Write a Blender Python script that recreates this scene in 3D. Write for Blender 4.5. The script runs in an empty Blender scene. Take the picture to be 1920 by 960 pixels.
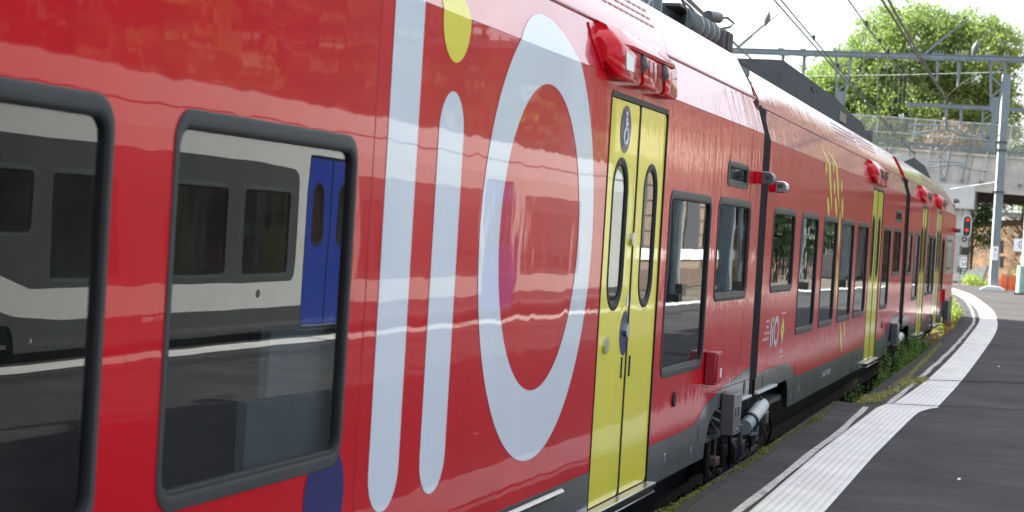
import bpy, bmesh, math, random
import numpy as np
from mathutils import Vector, Matrix
from mathutils.geometry import delaunay_2d_cdt
rng = np.random.default_rng(7); random.seed(7)
C = bpy.context.scene.collection
scn = bpy.context.scene
# ------------------------------------------------------------------ camera
F, YAW, PITCH, ROLL, CX, CZ = 3575.2, 0.2907, -0.0167, 0.0601, 2.2743, 1.9961
def cam_axes():
    cy, sy, cp, sp = math.cos(YAW), math.sin(YAW), math.cos(PITCH), math.sin(PITCH)
    f = Vector((-sy*cp, cy*cp, sp)); r = Vector((cy, sy, 0)); u = r.cross(f)
    c, s = math.cos(ROLL), math.sin(ROLL)
    return c*r + s*u, -s*r + c*u, f
r_, u_, f_ = cam_axes()
cd = bpy.data.cameras.new('camera'); cam = bpy.data.objects.new('camera', cd); C.objects.link(cam)
cam.matrix_world = Matrix(((r_.x, u_.x, -f_.x, CX), (r_.y, u_.y, -f_.y, 0), (r_.z, u_.z, -f_.z, CZ), (0, 0, 0, 1)))
cd.sensor_width = 36; cd.lens = F/1920*36; cd.clip_end = 3000; cd.clip_start = 0.1
cd.dof.use_dof = True; cd.dof.focus_distance = 12.5; cd.dof.aperture_fstop = 5.2
scn.camera = cam
# ------------------------------------------------------------------ light
SUN_EL = math.radians(35); SAZ = math.atan2(-0.985, 0.17)       # azimuth of the sun, clockwise from +Y
world = bpy.data.worlds.new('World'); scn.world = world; world.use_nodes = True
nt = world.node_tree; nt.nodes.clear()
N = nt.nodes.new; L = nt.links.new
out = N('ShaderNodeOutputWorld'); bg = N('ShaderNodeBackground'); sky = N('ShaderNodeTexSky')
sky.sky_type = 'NISHITA'; sky.sun_disc = False; sky.sun_elevation = SUN_EL; sky.sun_rotation = SAZ
sky.air_density = 1.0; sky.dust_density = 2.5; sky.ozone_density = 1.0
tc = N('ShaderNodeTexCoord'); mp = N('ShaderNodeMapping'); mp.inputs['Scale'].default_value = (1, 1, 2.6)
L(tc.outputs['Generated'], mp.inputs['Vector'])
no = N('ShaderNodeTexNoise'); no.inputs['Scale'].default_value = 2.3; no.inputs['Detail'].default_value = 8; no.inputs['Roughness'].default_value = .58
L(mp.outputs['Vector'], no.inputs['Vector'])
cr = N('ShaderNodeValToRGB'); cr.color_ramp.elements[0].position = .36; cr.color_ramp.elements[1].position = .60
L(no.outputs['Fac'], cr.inputs['Fac'])
mx = N('ShaderNodeMix'); mx.data_type = 'RGBA'
L(cr.outputs['Color'], mx.inputs['Factor']); L(sky.outputs['Color'], mx.inputs['A']); mx.inputs['B'].default_value = (5.2, 5.35, 5.6, 1)
L(mx.outputs['Result'], bg.inputs['Color']); bg.inputs['Strength'].default_value = 0.085
L(bg.outputs['Background'], out.inputs['Surface'])
sd = bpy.data.lights.new('sun', 'SUN'); sd.energy = 5.0; sd.angle = math.radians(.6); sd.color = (1, .95, .86)
so = bpy.data.objects.new('sun', sd); C.objects.link(so)
ld = Vector((0.985*math.cos(SUN_EL), -0.17*math.cos(SUN_EL), -math.sin(SUN_EL)))
so.rotation_euler = ld.to_track_quat('-Z', 'Y').to_euler(); so.location = (-30, 20, 40)
vs = scn.view_settings; vs.view_transform = 'Standard'; vs.look = 'None'; vs.gamma = 1; vs.exposure = 2.2; vs.use_curve_mapping = False
scn.render.engine = 'CYCLES'
scn.cycles.max_bounces = 10; scn.cycles.transparent_max_bounces = 16; scn.cycles.glossy_bounces = 5
scn.render.resolution_x = 1024; scn.render.resolution_y = 512
# ------------------------------------------------------------------ materials
def newmat(name):
    m = bpy.data.materials.new(name); m.use_nodes = True
    n = m.node_tree; b = n.nodes['Principled BSDF']
    return m, n, b
def noise(n, scale, detail=3, rough=.5, coord='Object', sc=(1, 1, 1)):
    t = n.nodes.new('ShaderNodeTexCoord'); mpp = n.nodes.new('ShaderNodeMapping'); mpp.inputs['Scale'].default_value = sc
    n.links.new(t.outputs[coord], mpp.inputs['Vector'])
    x = n.nodes.new('ShaderNodeTexNoise'); x.inputs['Scale'].default_value = scale; x.inputs['Detail'].default_value = detail; x.inputs['Roughness'].default_value = rough
    n.links.new(mpp.outputs['Vector'], x.inputs['Vector']); return x
def ramp(n, src, stops):
    r = n.nodes.new('ShaderNodeValToRGB'); e = r.color_ramp.elements
    e[0].position, e[0].color = stops[0][0], (*stops[0][1], 1); e[1].position, e[1].color = stops[-1][0], (*stops[-1][1], 1)
    for p, c in stops[1:-1]:
        k = e.new(p); k.color = (*c, 1)
    n.links.new(src, r.inputs['Fac']); return r
def mul(c, k): return tuple(min(1, v*k) for v in c)
def plain(name, col, rough=.5, metal=0, var=.18, vscale=6, coat=0, bump=0, bscale=40):
    m, n, b = newmat(name)
    x = noise(n, vscale, 5, .6)
    r = ramp(n, x.outputs['Fac'], [(.3, mul(col, 1-var)), (.7, mul(col, 1+var))])
    n.links.new(r.outputs['Color'], b.inputs['Base Color'])
    b.inputs['Roughness'].default_value = rough; b.inputs['Metallic'].default_value = metal; b.inputs['Coat Weight'].default_value = coat
    if bump:
        y = noise(n, bscale, 4, .6); bp = n.nodes.new('ShaderNodeBump'); bp.inputs['Distance'].default_value = bump
        n.links.new(y.outputs['Fac'], bp.inputs['Height']); n.links.new(bp.outputs['Normal'], b.inputs['Normal'])
    return m
def paint(name, col, rough=.28, wav=.0016, dirt=.12, coat=.66, crough=.015, fine=.9, ior=1.25):
    """coach paint: clear coat over colour; panels are never quite flat"""
    m, n, b = newmat(name)
    x = noise(n, 1.2, 6, .65, sc=(1, 2.5, .7))
    r = ramp(n, x.outputs['Fac'], [(.3, mul(col, 1-dirt)), (.72, mul(col, 1+dirt*.5))])
    n.links.new(r.outputs['Color'], b.inputs['Base Color'])
    b.inputs['Roughness'].default_value = rough; b.inputs['Coat Weight'].default_value = coat; b.inputs['Coat Roughness'].default_value = crough
    b.inputs['Coat IOR'].default_value = ior; b.inputs['Specular IOR Level'].default_value = .04
    y = noise(n, 1.7, 2, .45, sc=(1, 1.5, .8)); y2 = noise(n, 4.5, 3, .6, sc=(1, 2.4, .62))
    # the ripple of the sheet metal grows towards the far end of each car side
    t3 = n.nodes.new('ShaderNodeTexCoord'); sx = n.nodes.new('ShaderNodeSeparateXYZ'); n.links.new(t3.outputs['Object'], sx.inputs[0])
    mr = n.nodes.new('ShaderNodeMapRange'); mr.inputs['From Min'].default_value = 8.6; mr.inputs['From Max'].default_value = 12; mr.inputs['To Min'].default_value = fine*.07; mr.inputs['To Max'].default_value = fine
    n.links.new(sx.outputs[1], mr.inputs['Value'])
    ma = n.nodes.new('ShaderNodeMath'); ma.operation = 'MULTIPLY_ADD'; n.links.new(mr.outputs[0], ma.inputs[1])
    n.links.new(y2.outputs['Fac'], ma.inputs[0]); n.links.new(y.outputs['Fac'], ma.inputs[2])
    bp = n.nodes.new('ShaderNodeBump'); bp.inputs['Distance'].default_value = wav
    n.links.new(ma.outputs[0], bp.inputs['Height']); n.links.new(bp.outputs['Normal'], b.inputs['Coat Normal']); n.links.new(bp.outputs['Normal'], b.inputs['Normal'])
    return m
def glassmat(name, tint=(.63, .66, .67), wav=.0005, f=1.58):
    m, n, b = newmat(name); n.nodes.remove(b)
    o = n.nodes['Material Output']; tr = n.nodes.new('ShaderNodeBsdfTransparent'); tr.inputs['Color'].default_value = (*tint, 1)
    gl = n.nodes.new('ShaderNodeBsdfGlossy'); gl.inputs['Roughness'].default_value = .004; gl.inputs['Color'].default_value = (.92, .96, 1, 1)
    fr = n.nodes.new('ShaderNodeFresnel'); fr.inputs['IOR'].default_value = f
    y = noise(n, 1.5, 2, .5); bp = n.nodes.new('ShaderNodeBump'); bp.inputs['Distance'].default_value = wav
    n.links.new(y.outputs['Fac'], bp.inputs['Height']); n.links.new(bp.outputs['Normal'], gl.inputs['Normal'])
    mi = n.nodes.new('ShaderNodeMixShader'); ge = n.nodes.new('ShaderNodeNewGeometry'); sb = n.nodes.new('ShaderNodeMath'); sb.operation = 'SUBTRACT'; sb.inputs[0].default_value = 1; n.links.new(ge.outputs['Backfacing'], sb.inputs[1])
    mu = n.nodes.new('ShaderNodeMath'); mu.operation = 'MULTIPLY'; n.links.new(fr.outputs[0], mu.inputs[0]); n.links.new(sb.outputs[0], mu.inputs[1])   # the rear face of the pane passes the ray on
    n.links.new(mu.outputs[0], mi.inputs[0]); n.links.new(tr.outputs[0], mi.inputs[1]); n.links.new(gl.outputs[0], mi.inputs[2])
    df = n.nodes.new('ShaderNodeBsdfDiffuse'); df.inputs['Color'].default_value = (.5, .52, .5, 1); m2 = n.nodes.new('ShaderNodeMixShader')
    dn = noise(n, 1.6, 5, .6); dr = ramp(n, dn.outputs['Fac'], [(.3, (.002, .002, .002)), (.75, (.022, .022, .022))]); n.links.new(dr.outputs['Color'], m2.inputs[0])
    n.links.new(mi.outputs[0], m2.inputs[1]); n.links.new(df.outputs[0], m2.inputs[2])
    n.links.new(m2.outputs[0], o.inputs['Surface']); return m
def leafmat(name, c1, c2, trans=.45):
    m, n, b = newmat(name)
    o = n.nodes['Material Output']; x = noise(n, 2.2, 4, .7)
    r = ramp(n, x.outputs['Fac'], [(.3, c1), (.7, c2)])
    n.links.new(r.outputs['Color'], b.inputs['Base Color']); b.inputs['Roughness'].default_value = .55
    t = n.nodes.new('ShaderNodeBsdfTranslucent'); k = n.nodes.new('ShaderNodeMix'); k.data_type = 'RGBA'; k.blend_type = 'MULTIPLY'; k.inputs['Factor'].default_value = 1
    n.links.new(r.outputs['Color'], k.inputs['A']); k.inputs['B'].default_value = (1.35, 1.45, .85, 1); n.links.new(k.outputs['Result'], t.inputs['Color'])
    mi = n.nodes.new('ShaderNodeMixShader'); mi.inputs[0].default_value = trans
    n.links.new(b.outputs[0], mi.inputs[1]); n.links.new(t.outputs[0], mi.inputs[2]); n.links.new(mi.outputs[0], o.inputs['Surface']); return m
M = {}
M['red'] = paint('red_paint', (.48, .004, .013), wav=.0020, fine=1.0)
M['red_far'] = paint('red_paint_wavy', (.50, .004, .013), wav=.0028, fine=1.0)
M['red_upper'] = paint('red_paint_upper', (.40, .005, .02), wav=.0022, fine=.6, ior=1.5, coat=1)
M['darkred'] = plain('dark_red_rubber', (.24, .006, .018), .35)
M['white'] = paint('white_film', (.56, .62, .69), dirt=.04)
M['yellow'] = paint('yellow_paint', (.67, .615, .07), dirt=.05, coat=.55)
M['yellow_far'] = paint('yellow_paint_wavy', (.67, .615, .07), coat=.6, dirt=.05, wav=.0016, fine=.6)
M['grey'] = paint('grey_paint', (.115, .125, .13), rough=.35, dirt=.2, crough=.05, coat=.8)
M['navy'] = paint('navy_film', (.028, .032, .12), dirt=.05, ior=1.15, coat=.35)
M['blue'] = paint('blue_paint', (.014, .032, .19), dirt=.08)
M['lightgrey'] = paint('light_grey_paint', (.34, .355, .34), dirt=.06)
M['bandgrey'] = paint('band_grey_paint', (.045, .048, .05), dirt=.1, coat=.6)
M['frame'] = paint('window_frame_grey', (.052, .058, .062), rough=.5, dirt=.15, crough=.25, wav=.0003, coat=.3)
M['rubber'] = plain('black_rubber', (.012, .012, .013), .45)
M['black'] = plain('black_steel', (.02, .02, .021), .6, var=.4, vscale=9, bump=.002)
M['bellows'] = plain('gangway_rubber', (.010, .0105, .012), .85, var=.25)
M['glass'] = glassmat('tinted_glass'); M['glass_far'] = glassmat('tinted_glass_wavy', wav=.0016); M['clear'] = glassmat('clear_glass', (.75, .8, .78), f=1.5)
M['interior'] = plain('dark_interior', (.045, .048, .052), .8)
M['panelgrey'] = plain('grey_laminate', (.27, .31, .32), .6, var=.08)
M['seat'] = plain('seat_fabric', (.05, .07, .13), .9)
M['steel'] = plain('brushed_steel', (.55, .56, .57), .28, 1, var=.1)
M['galv'] = plain('galvanised_steel', (.15, .19, .215), .5, .25, var=.12, vscale=3)
M['galvlight'] = plain('pale_galvanised_steel', (.38, .42, .43), .5, .1, var=.1, vscale=3)
M['roofgrey'] = plain('roof_grey', (.07, .078, .083), .85, var=.15)
M['boxgrey'] = plain('box_grey', (.06, .062, .068), .45, var=.12, vscale=12, coat=.2)
M['boxdark'] = plain('box_dark', (.05, .05, .056), .5, var=.2)
M['insul'] = plain('silicone_insulator', (.10, .12, .125), .35)
M['wire'] = plain('copper_wire', (.045, .045, .045), .5)
M['jointdirt'] = plain('joint_dirt', (.016, .018, .010), .95, var=.4, vscale=20)
M['concrete'] = plain('concrete', (.42, .41, .395), .85, var=.18, vscale=1.5, bump=.01, bscale=12)
M['concretepale'] = plain('pale_concrete', (.5, .52, .52), .8, var=.08, vscale=1.2)
M['markwhite'] = plain('white_marking', (.6, .6, .58), .7, var=.1, vscale=20)
M['signwhite'] = plain('white_enamel', (.75, .77, .82), .35, var=.03)
M['signblack'] = plain('black_enamel', (.015, .015, .018), .4)
M['signblue'] = plain('blue_enamel', (.02, .03, .2), .4)
M['wheat'] = paint('pale_yellow_film', (.66, .64, .10), dirt=.04, ior=1.12, coat=.5)
M['orange'] = plain('orange_plastic_mesh', (.75, .13, .03), .6, var=.2, vscale=4)
M['rust'] = plain('rusty_steel', (.09, .06, .045), .7, var=.3)
M['ballast'] = plain('ballast', (.03, .026, .023), .9, var=.5, vscale=30, bump=.04, bscale=22)
M['bark'] = plain('bark', (.12, .09, .065), .9, var=.3, bump=.03, bscale=6)
M['cream2'] = plain('cream_band', (.36, .30, .24), .8)
M['cream'] = plain('cream_render', (.17, .125, .09), .85, var=.08, vscale=2)
def emis(name, col, s):
    m, n, b = newmat(name); b.inputs['Base Color'].default_value = (*col, 1); b.inputs['Emission Color'].default_value = (*col, 1); b.inputs['Emission Strength'].default_value = s; return m
M['redlamp'] = emis('red_signal_lamp', (1, .01, .015), .28)
M['lens'] = plain('lamp_lens', (.10, .12, .09), .12, var=.1, coat=.6)
M['leaf'] = leafmat('plane_tree_leaf', (.115, .17, .055), (.21, .285, .105), .48)
M['leafdark'] = leafmat('dark_leaf', (.02, .05, .012), (.06, .11, .025), .35)
M['leafdeep'] = leafmat('deep_green_leaf', (.008, .022, .006), (.02, .045, .012), .2)
M['leafyellow'] = leafmat('yellow_green_leaf', (.14, .22, .02), (.27, .36, .05), .5)
M['leafbrown'] = leafmat('brown_leaf', (.16, .11, .07), (.25, .17, .11), .3)
M['weed'] = leafmat('weed_leaf', (.05, .12, .02), (.14, .24, .05), .4)
M['flower'] = leafmat('salmon_petal', (.55, .18, .10), (.65, .30, .20), .3)
M['drygrass'] = leafmat('dry_grass', (.22, .22, .07), (.34, .32, .13), .3)
M['moss'] = leafmat('moss', (.07, .09, .012), (.16, .19, .03), .2)
# asphalt of the platform
def asphalt(name, base=(.072, .070, .071)):
    m, n, b = newmat(name)
    a = noise(n, 1.3, 6, .6); s = noise(n, 70, 4, .75); p = noise(n, 1.1, 5, .6, sc=(.35, 2.2, 1))
    r = ramp(n, a.outputs['Fac'], [(.3, mul(base, .72)), (.7, mul(base, 1.25))])
    r2 = ramp(n, s.outputs['Fac'], [(.33, (.30, .30, .30)), (.5, (.9, .9, .9)), (.66, (1.0, 1.0, 1.0))])
    k = n.nodes.new('ShaderNodeMix'); k.data_type = 'RGBA'; k.blend_type = 'MULTIPLY'; k.inputs['Factor'].default_value = .8
    n.links.new(r.outputs['Color'], k.inputs['A']); n.links.new(r2.outputs['Color'], k.inputs['B'])
    r3 = ramp(n, p.outputs['Fac'], [(.40, (.80, .80, .81)), (.58, (1, 1, 1))])
    k2 = n.nodes.new('ShaderNodeMix'); k2.data_type = 'RGBA'; k2.blend_type = 'MULTIPLY'; k2.inputs['Factor'].default_value = 1
    n.links.new(k.outputs['Result'], k2.inputs['A']); n.links.new(r3.outputs['Color'], k2.inputs['B'])
    # pale grit
    g = noise(n, 95, 1, .5); rg = ramp(n, g.outputs['Fac'], [(.66, (0, 0, 0)), (.74, (1, 1, 1))])
    k3 = n.nodes.new('ShaderNodeMix'); k3.data_type = 'RGBA'; n.links.new(rg.outputs['Color'], k3.inputs['Factor'])
    n.links.new(k2.outputs['Result'], k3.inputs['A']); k3.inputs['B'].default_value = (.11, .107, .10, 1)
    n.links.new(k3.outputs['Result'], b.inputs['Base Color']); b.inputs['Roughness'].default_value = .9; b.inputs['Specular IOR Level'].default_value = .15
    bp = n.nodes.new('ShaderNodeBump'); bp.inputs['Distance'].default_value = .004; n.links.new(s.outputs['Fac'], bp.inputs['Height']); n.links.new(bp.outputs['Normal'], b.inputs['Normal'])
    return m
M['asphalt'] = asphalt('platform_asphalt')
M['kerb'] = plain('kerb_stone', (.05, .048, .044), .85, var=.25, vscale=8, bump=.008, bscale=30)
def tactile():
    m, n, b = newmat('tactile_paving')
    t = n.nodes.new('ShaderNodeTexCoord'); sp = n.nodes.new('ShaderNodeSeparateXYZ'); n.links.new(t.outputs['UV'], sp.inputs[0])
    def mt(op, a, bb=None):
        x = n.nodes.new('ShaderNodeMath'); x.operation = op
        for i, v in enumerate((a, bb)):
            if v is None: continue
            if isinstance(v, (int, float)): x.inputs[i].default_value = v
            else: n.links.new(v, x.inputs[i])
        return x.outputs[0]
    sx = mt('ABSOLUTE', mt('SINE', mt('MULTIPLY', sp.outputs[0], math.pi*8))); sy = mt('ABSOLUTE', mt('SINE', mt('MULTIPLY', sp.outputs[1], math.pi/.055)))
    st = mt('POWER', mt('MULTIPLY', sx, sy), 1.5)
    a = noise(n, 2.0, 6, .65); r = ramp(n, a.outputs['Fac'], [(.3, (.62, .61, .58)), (.65, (.78, .77, .74))])
    dk = ramp(n, st, [(.0, (.84, .84, .83)), (.5, (1, 1, 1))])
    k = n.nodes.new('ShaderNodeMix'); k.data_type = 'RGBA'; k.blend_type = 'MULTIPLY'; k.inputs['Factor'].default_value = 1
    n.links.new(r.outputs['Color'], k.inputs['A']); n.links.new(dk.outputs['Color'], k.inputs['B'])
    # worn spots
    w = noise(n, 14, 5, .75); rw = ramp(n, w.outputs['Fac'], [(.64, (0, 0, 0)), (.72, (1, 1, 1))])
    k3 = n.nodes.new('ShaderNodeMix'); k3.data_type = 'RGBA'; n.links.new(rw.outputs['Color'], k3.inputs['Factor']); n.links.new(k.outputs['Result'], k3.inputs['A']); k3.inputs['B'].default_value = (.3, .29, .26, 1)
    n.links.new(k3.outputs['Result'], b.inputs['Base Color']); b.inputs['Roughness'].default_value = .7
    bp = n.nodes.new('ShaderNodeBump'); bp.inputs['Distance'].default_value = .005; n.links.new(st, bp.inputs['Height']); n.links.new(bp.outputs['Normal'], b.inputs['Normal'])
    return m
M['tactile'] = tactile()
def wornline():
    m, n, b = newmat('worn_white_line'); o = n.nodes['Material Output']
    a = noise(n, 9, 6, .75); r = ramp(n, a.outputs['Fac'], [(.36, (.10, .10, .10)), (.46, (.42, .42, .39)), (.7, (.55, .55, .52))])
    n.links.new(r.outputs['Color'], b.inputs['Base Color']); b.inputs['Roughness'].default_value = .8; return m
M['line'] = wornline()
def stonewall():
    m, n, b = newmat('rubble_stone_wall')
    t = n.nodes.new('ShaderNodeTexCoord'); mpp = n.nodes.new('ShaderNodeMapping'); mpp.inputs['Rotation'].default_value = (math.pi/2, 0, 0)
    n.links.new(t.outputs['Object'], mpp.inputs['Vector'])
    br = n.nodes.new('ShaderNodeTexBrick'); br.inputs['Scale'].default_value = 1.6; br.inputs['Mortar Size'].default_value = .03; br.inputs['Brick Width'].default_value = .7; br.inputs['Row Height'].default_value = .35
    br.inputs['Color1'].default_value = (.46, .27, .17, 1); br.inputs['Color2'].default_value = (.22, .16, .11, 1); br.inputs['Mortar'].default_value = (.26, .22, .17, 1)
    n.links.new(mpp.outputs['Vector'], br.inputs['Vector'])
    a = noise(n, .8, 6, .7); r = ramp(n, a.outputs['Fac'], [(.35, (.38, .38, .34)), (.58, (1, 1, 1))])
    k = n.nodes.new('ShaderNodeMix'); k.data_type = 'RGBA'; k.blend_type = 'MULTIPLY'; k.inputs['Factor'].default_value = 1
    n.links.new(br.outputs['Color'], k.inputs['A']); n.links.new(r.outputs['Color'], k.inputs['B']); n.links.new(k.outputs['Result'], b.inputs['Base Color'])
    b.inputs['Roughness'].default_value = .9
    return m
M['stone'] = stonewall()
def mesh_fence_mat(name, col, alpha):
    m, n, b = newmat(name); o = n.nodes['Material Output']; b.inputs['Base Color'].default_value = (*col, 1); b.inputs['Roughness'].default_value = .6
    tr = n.nodes.new('ShaderNodeBsdfTransparent'); mi = n.nodes.new('ShaderNodeMixShader'); mi.inputs[0].default_value = alpha
    n.links.new(tr.outputs[0], mi.inputs[1]); n.links.new(b.outputs[0], mi.inputs[2]); n.links.new(mi.outputs[0], o.inputs['Surface']); return m
M['wiremesh'] = mesh_fence_mat('fine_wire_mesh', (.30, .31, .30), .42)
for k_, v_ in (('bellows', .05), ('rubber', .15), ('black', .15), ('ballast', .05), ('jointdirt', .0), ('kerb', .1), ('roofgrey', .1)): M[k_].node_tree.nodes['Principled BSDF'].inputs['Specular IOR Level'].default_value = v_
# ------------------------------------------------------------------ mesh helpers
class MB:
    def __init__(s): s.v = []; s.f = []
    def add(s, vs, fs):
        o = len(s.v); s.v += [tuple(v) for v in vs]; s.f += [tuple(i+o for i in f) for f in fs]; return s
    def box(s, x0, x1, y0, y1, z0, z1):
        vs = [(x, y, z) for x in (x0, x1) for y in (y0, y1) for z in (z0, z1)]
        return s.add(vs, [(0, 1, 3, 2), (4, 6, 7, 5), (0, 4, 5, 1), (2, 3, 7, 6), (0, 2, 6, 4), (1, 5, 7, 3)])
    def tube(s, pts, r, n=8, caps=True):
        pts = [Vector(p) for p in pts]; rr = r if isinstance(r, (list, tuple)) else [r]*len(pts)
        base = len(s.v); up = None
        for i, p in enumerate(pts):
            d = (pts[min(i+1, len(pts)-1)]-pts[max(i-1, 0)]).normalized()
            if up is None: up = Vector((0, 0, 1)) if abs(d.z) < .9 else Vector((1, 0, 0))
            a = d.cross(up).normalized(); b = a.cross(d).normalized(); up = b
            for k in range(n):
                t = 2*math.pi*k/n; s.v.append(tuple(p + rr[i]*(math.cos(t)*a + math.sin(t)*b)))
        for i in range(len(pts)-1):
            for k in range(n):
                k2 = (k+1) % n; s.f.append((base+i*n+k, base+i*n+k2, base+(i+1)*n+k2, base+(i+1)*n+k))
        if caps:
            s.f.append(tuple(base+k for k in range(n))[::-1]); s.f.append(tuple(base+(len(pts)-1)*n+k for k in range(n)))
        return s
    def bar(s, p, q, w, h=None):
        """rectangular bar from p to q"""
        h = h or w; p = Vector(p); q = Vector(q); d = (q-p).normalized()
        up = Vector((0, 0, 1)) if abs(d.z) < .95 else Vector((0, 1, 0))
        a = d.cross(up).normalized(); b = a.cross(d).normalized()
        vs = [e + a*(w/2*i) + b*(h/2*j) for e in (p, q) for i, j in ((-1, -1), (1, -1), (1, 1), (-1, 1))]
        return s.add(vs, [(0, 3, 2, 1), (4, 5, 6, 7), (0, 1, 5, 4), (1, 2, 6, 5), (2, 3, 7, 6), (3, 0, 4, 7)])
    def loft(s, loops, closed=True, cap=True):
        """loops: equal-length lists of points"""
        n = len(loops[0]); base = len(s.v)
        for l in loops: s.v += [tuple(p) for p in l]
        for i in range(len(loops)-1):
            for k in range(n if closed else n-1):
                k2 = (k+1) % n; s.f.append((base+i*n+k, base+i*n+k2, base+(i+1)*n+k2, base+(i+1)*n+k))
        if cap: s.f.append(tuple(base+k for k in range(n))[::-1]); s.f.append(tuple(base+(len(loops)-1)*n+k for k in range(n)))
        return s
    def prism(s, poly, axis, a0, a1):
        """poly in the two other axes (in order), extruded along axis"""
        def P(u, v, a): return {'x': (a, u, v), 'y': (u, a, v), 'z': (u, v, a)}[axis]
        return s.loft([[P(u, v, a0) for u, v in poly], [P(u, v, a1) for u, v in poly]])
    def build(s, name, mat, parent=None, smooth=False, bevel=0, fix=True):
        me = bpy.data.meshes.new(name); me.from_pydata(s.v, [], s.f); me.validate()
        if fix or bevel:
            bm = bmesh.new(); bm.from_mesh(me)
            if fix: bmesh.ops.recalc_face_normals(bm, faces=bm.faces)
            bm.to_mesh(me); bm.free()
        me.materials.append(M[mat] if isinstance(mat, str) else mat)
        o = bpy.data.objects.new(name, me); C.objects.link(o); o.parent = parent
        if smooth:
            for p in me.polygons: p.use_smooth = True
            try: me.set_sharp_from_angle(angle=math.radians(40))
            except Exception: pass
        if bevel:
            b = o.modifiers.new('bevel', 'BEVEL'); b.width = bevel; b.segments = 2; b.limit_method = 'ANGLE'; b.harden_normals = False
            for p in me.polygons: p.use_smooth = True
            try: me.set_sharp_from_angle(angle=math.radians(50))
            except Exception: pass
        return o
def empty(name, label, cat, loc=(0, 0, 0), rz=0, group=None):
    o = bpy.data.objects.new(name, None); C.objects.link(o); o.location = loc; o.rotation_euler = (0, 0, rz); o.empty_display_size = .2
    o['label'] = label; o['category'] = cat
    if group: o['group'] = group
    return o
def tag(o, label=None, cat=None, group=None, kind=None):
    if label: o['label'] = label
    if cat: o['category'] = cat
    if group: o['group'] = group
    if kind: o['kind'] = kind
    return o
FOLD, GUT = 2.76, 3.01
LEAN = .30                                    # inward lean of the upper side, m per m
def skin(y, z, off=0):
    """point on the train side, off metres proud of it"""
    if z <= FOLD: return (off, y, z)
    return (-(z-FOLD)*LEAN + off, y, z)
def rrect(y0, y1, z0, z1, r, n=6):
    r = min(r, (y1-y0)/2-1e-4, (z1-z0)/2-1e-4); o = []
    for cy, cz, a0 in ((y1-r, z1-r, 0), (y0+r, z1-r, 90), (y0+r, z0+r, 180), (y1-r, z0+r, 270)):
        for i in range(n+1):
            a = math.radians(a0 + 90*i/n); o.append((cy+r*math.cos(a), cz+r*math.sin(a)))
    return o
def ellipse(cy, cz, ry, rz, n=48):
    return [(cy+ry*math.cos(2*math.pi*i/n), cz+rz*math.sin(2*math.pi*i/n)) for i in range(n)]
def inside(p, poly):
    x, y = p; c = False; j = len(poly)-1
    for i in range(len(poly)):
        xi, yi = poly[i]; xj, yj = poly[j]
        if (yi > y) != (yj > y) and x < (xj-xi)*(y-yi)/(yj-yi)+xi: c = not c
        j = i
    return c
def flat(mb, outer, holes=(), off=0, thick=0, lines=()):
    """planar sheet on the train skin with holes, optional thickness behind it"""
    vs = []; es = []
    for lp in [outer, *holes]:
        b = len(vs); vs += [Vector(p) for p in lp]; es += [(b+i, b+(i+1) % len(lp)) for i in range(len(lp))]
    for a, b_ in lines:
        b = len(vs); vs += [Vector(a), Vector(b_)]; es.append((b, b+1))
    V, _, Fc, *_ = delaunay_2d_cdt(vs, es, [], 0, 1e-6)
    fs = []
    for f in Fc:
        c = sum((V[i] for i in f), Vector((0, 0)))/len(f)
        if inside(c, outer) and not any(inside(c, h) for h in holes): fs.append(tuple(f))
    used = sorted({i for f in fs for i in f}); ix = {u: k for k, u in enumerate(used)}; V = [V[u] for u in used]; fs = [tuple(ix[i] for i in f) for f in fs]
    mb.add([skin(v.x, v.y, off) for v in V], fs)
    if thick:
        mb.add([skin(v.x, v.y, off-thick) for v in V], [f[::-1] for f in fs])
        for lp in [outer, *holes]:
            n = len(lp); mb.add([skin(*p, off) for p in lp]+[skin(*p, off-thick) for p in lp], [(i, (i+1) % n, n+(i+1) % n, n+i) for i in range(n)])
    return mb
def sheet(name, mat, parent, outer, holes=(), off=0, thick=0, lines=()):
    o = flat(MB(), outer, holes, off, thick, lines).build(name, mat, parent, fix=thick > 0)
    bm = bmesh.new(); bm.from_mesh(o.data); bmesh.ops.remove_doubles(bm, verts=bm.verts, dist=2e-4); bm.to_mesh(o.data); bm.free(); return o
def disc(mb, y, z, r, x0, x1, n=20, ry=None):
    ry = ry or r
    lo = [(x0, y+ry*math.cos(2*math.pi*i/n), z+r*math.sin(2*math.pi*i/n)) for i in range(n)]
    return mb.loft([lo, [(x1, p[1], p[2]) for p in lo]])
def text(name, s, mat, parent, y, z, h, off=.003, squash=1.0, mirror=False, along='y', loc=None):
    cu = bpy.data.curves.new('t', 'FONT'); cu.body = s; cu.size = 1; cu.extrude = 0
    t = bpy.data.objects.new('t', cu); C.objects.link(t)
    dg = bpy.context.evaluated_depsgraph_get(); me = bpy.data.meshes.new_from_object(t.evaluated_get(dg))
    bpy.data.objects.remove(t); bpy.data.curves.remove(cu)
    k = h/.7
    for v in me.vertices:
        a, b = v.co.x*k*squash, v.co.y*k
        v.co = (off, y+a, z+b) if along == 'y' else (y+a, off, z+b)
    me.materials.clear(); me.materials.append(M[mat]); me.name = name
    o = bpy.data.objects.new(name, me); C.objects.link(o); o.parent = parent; return o
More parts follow.
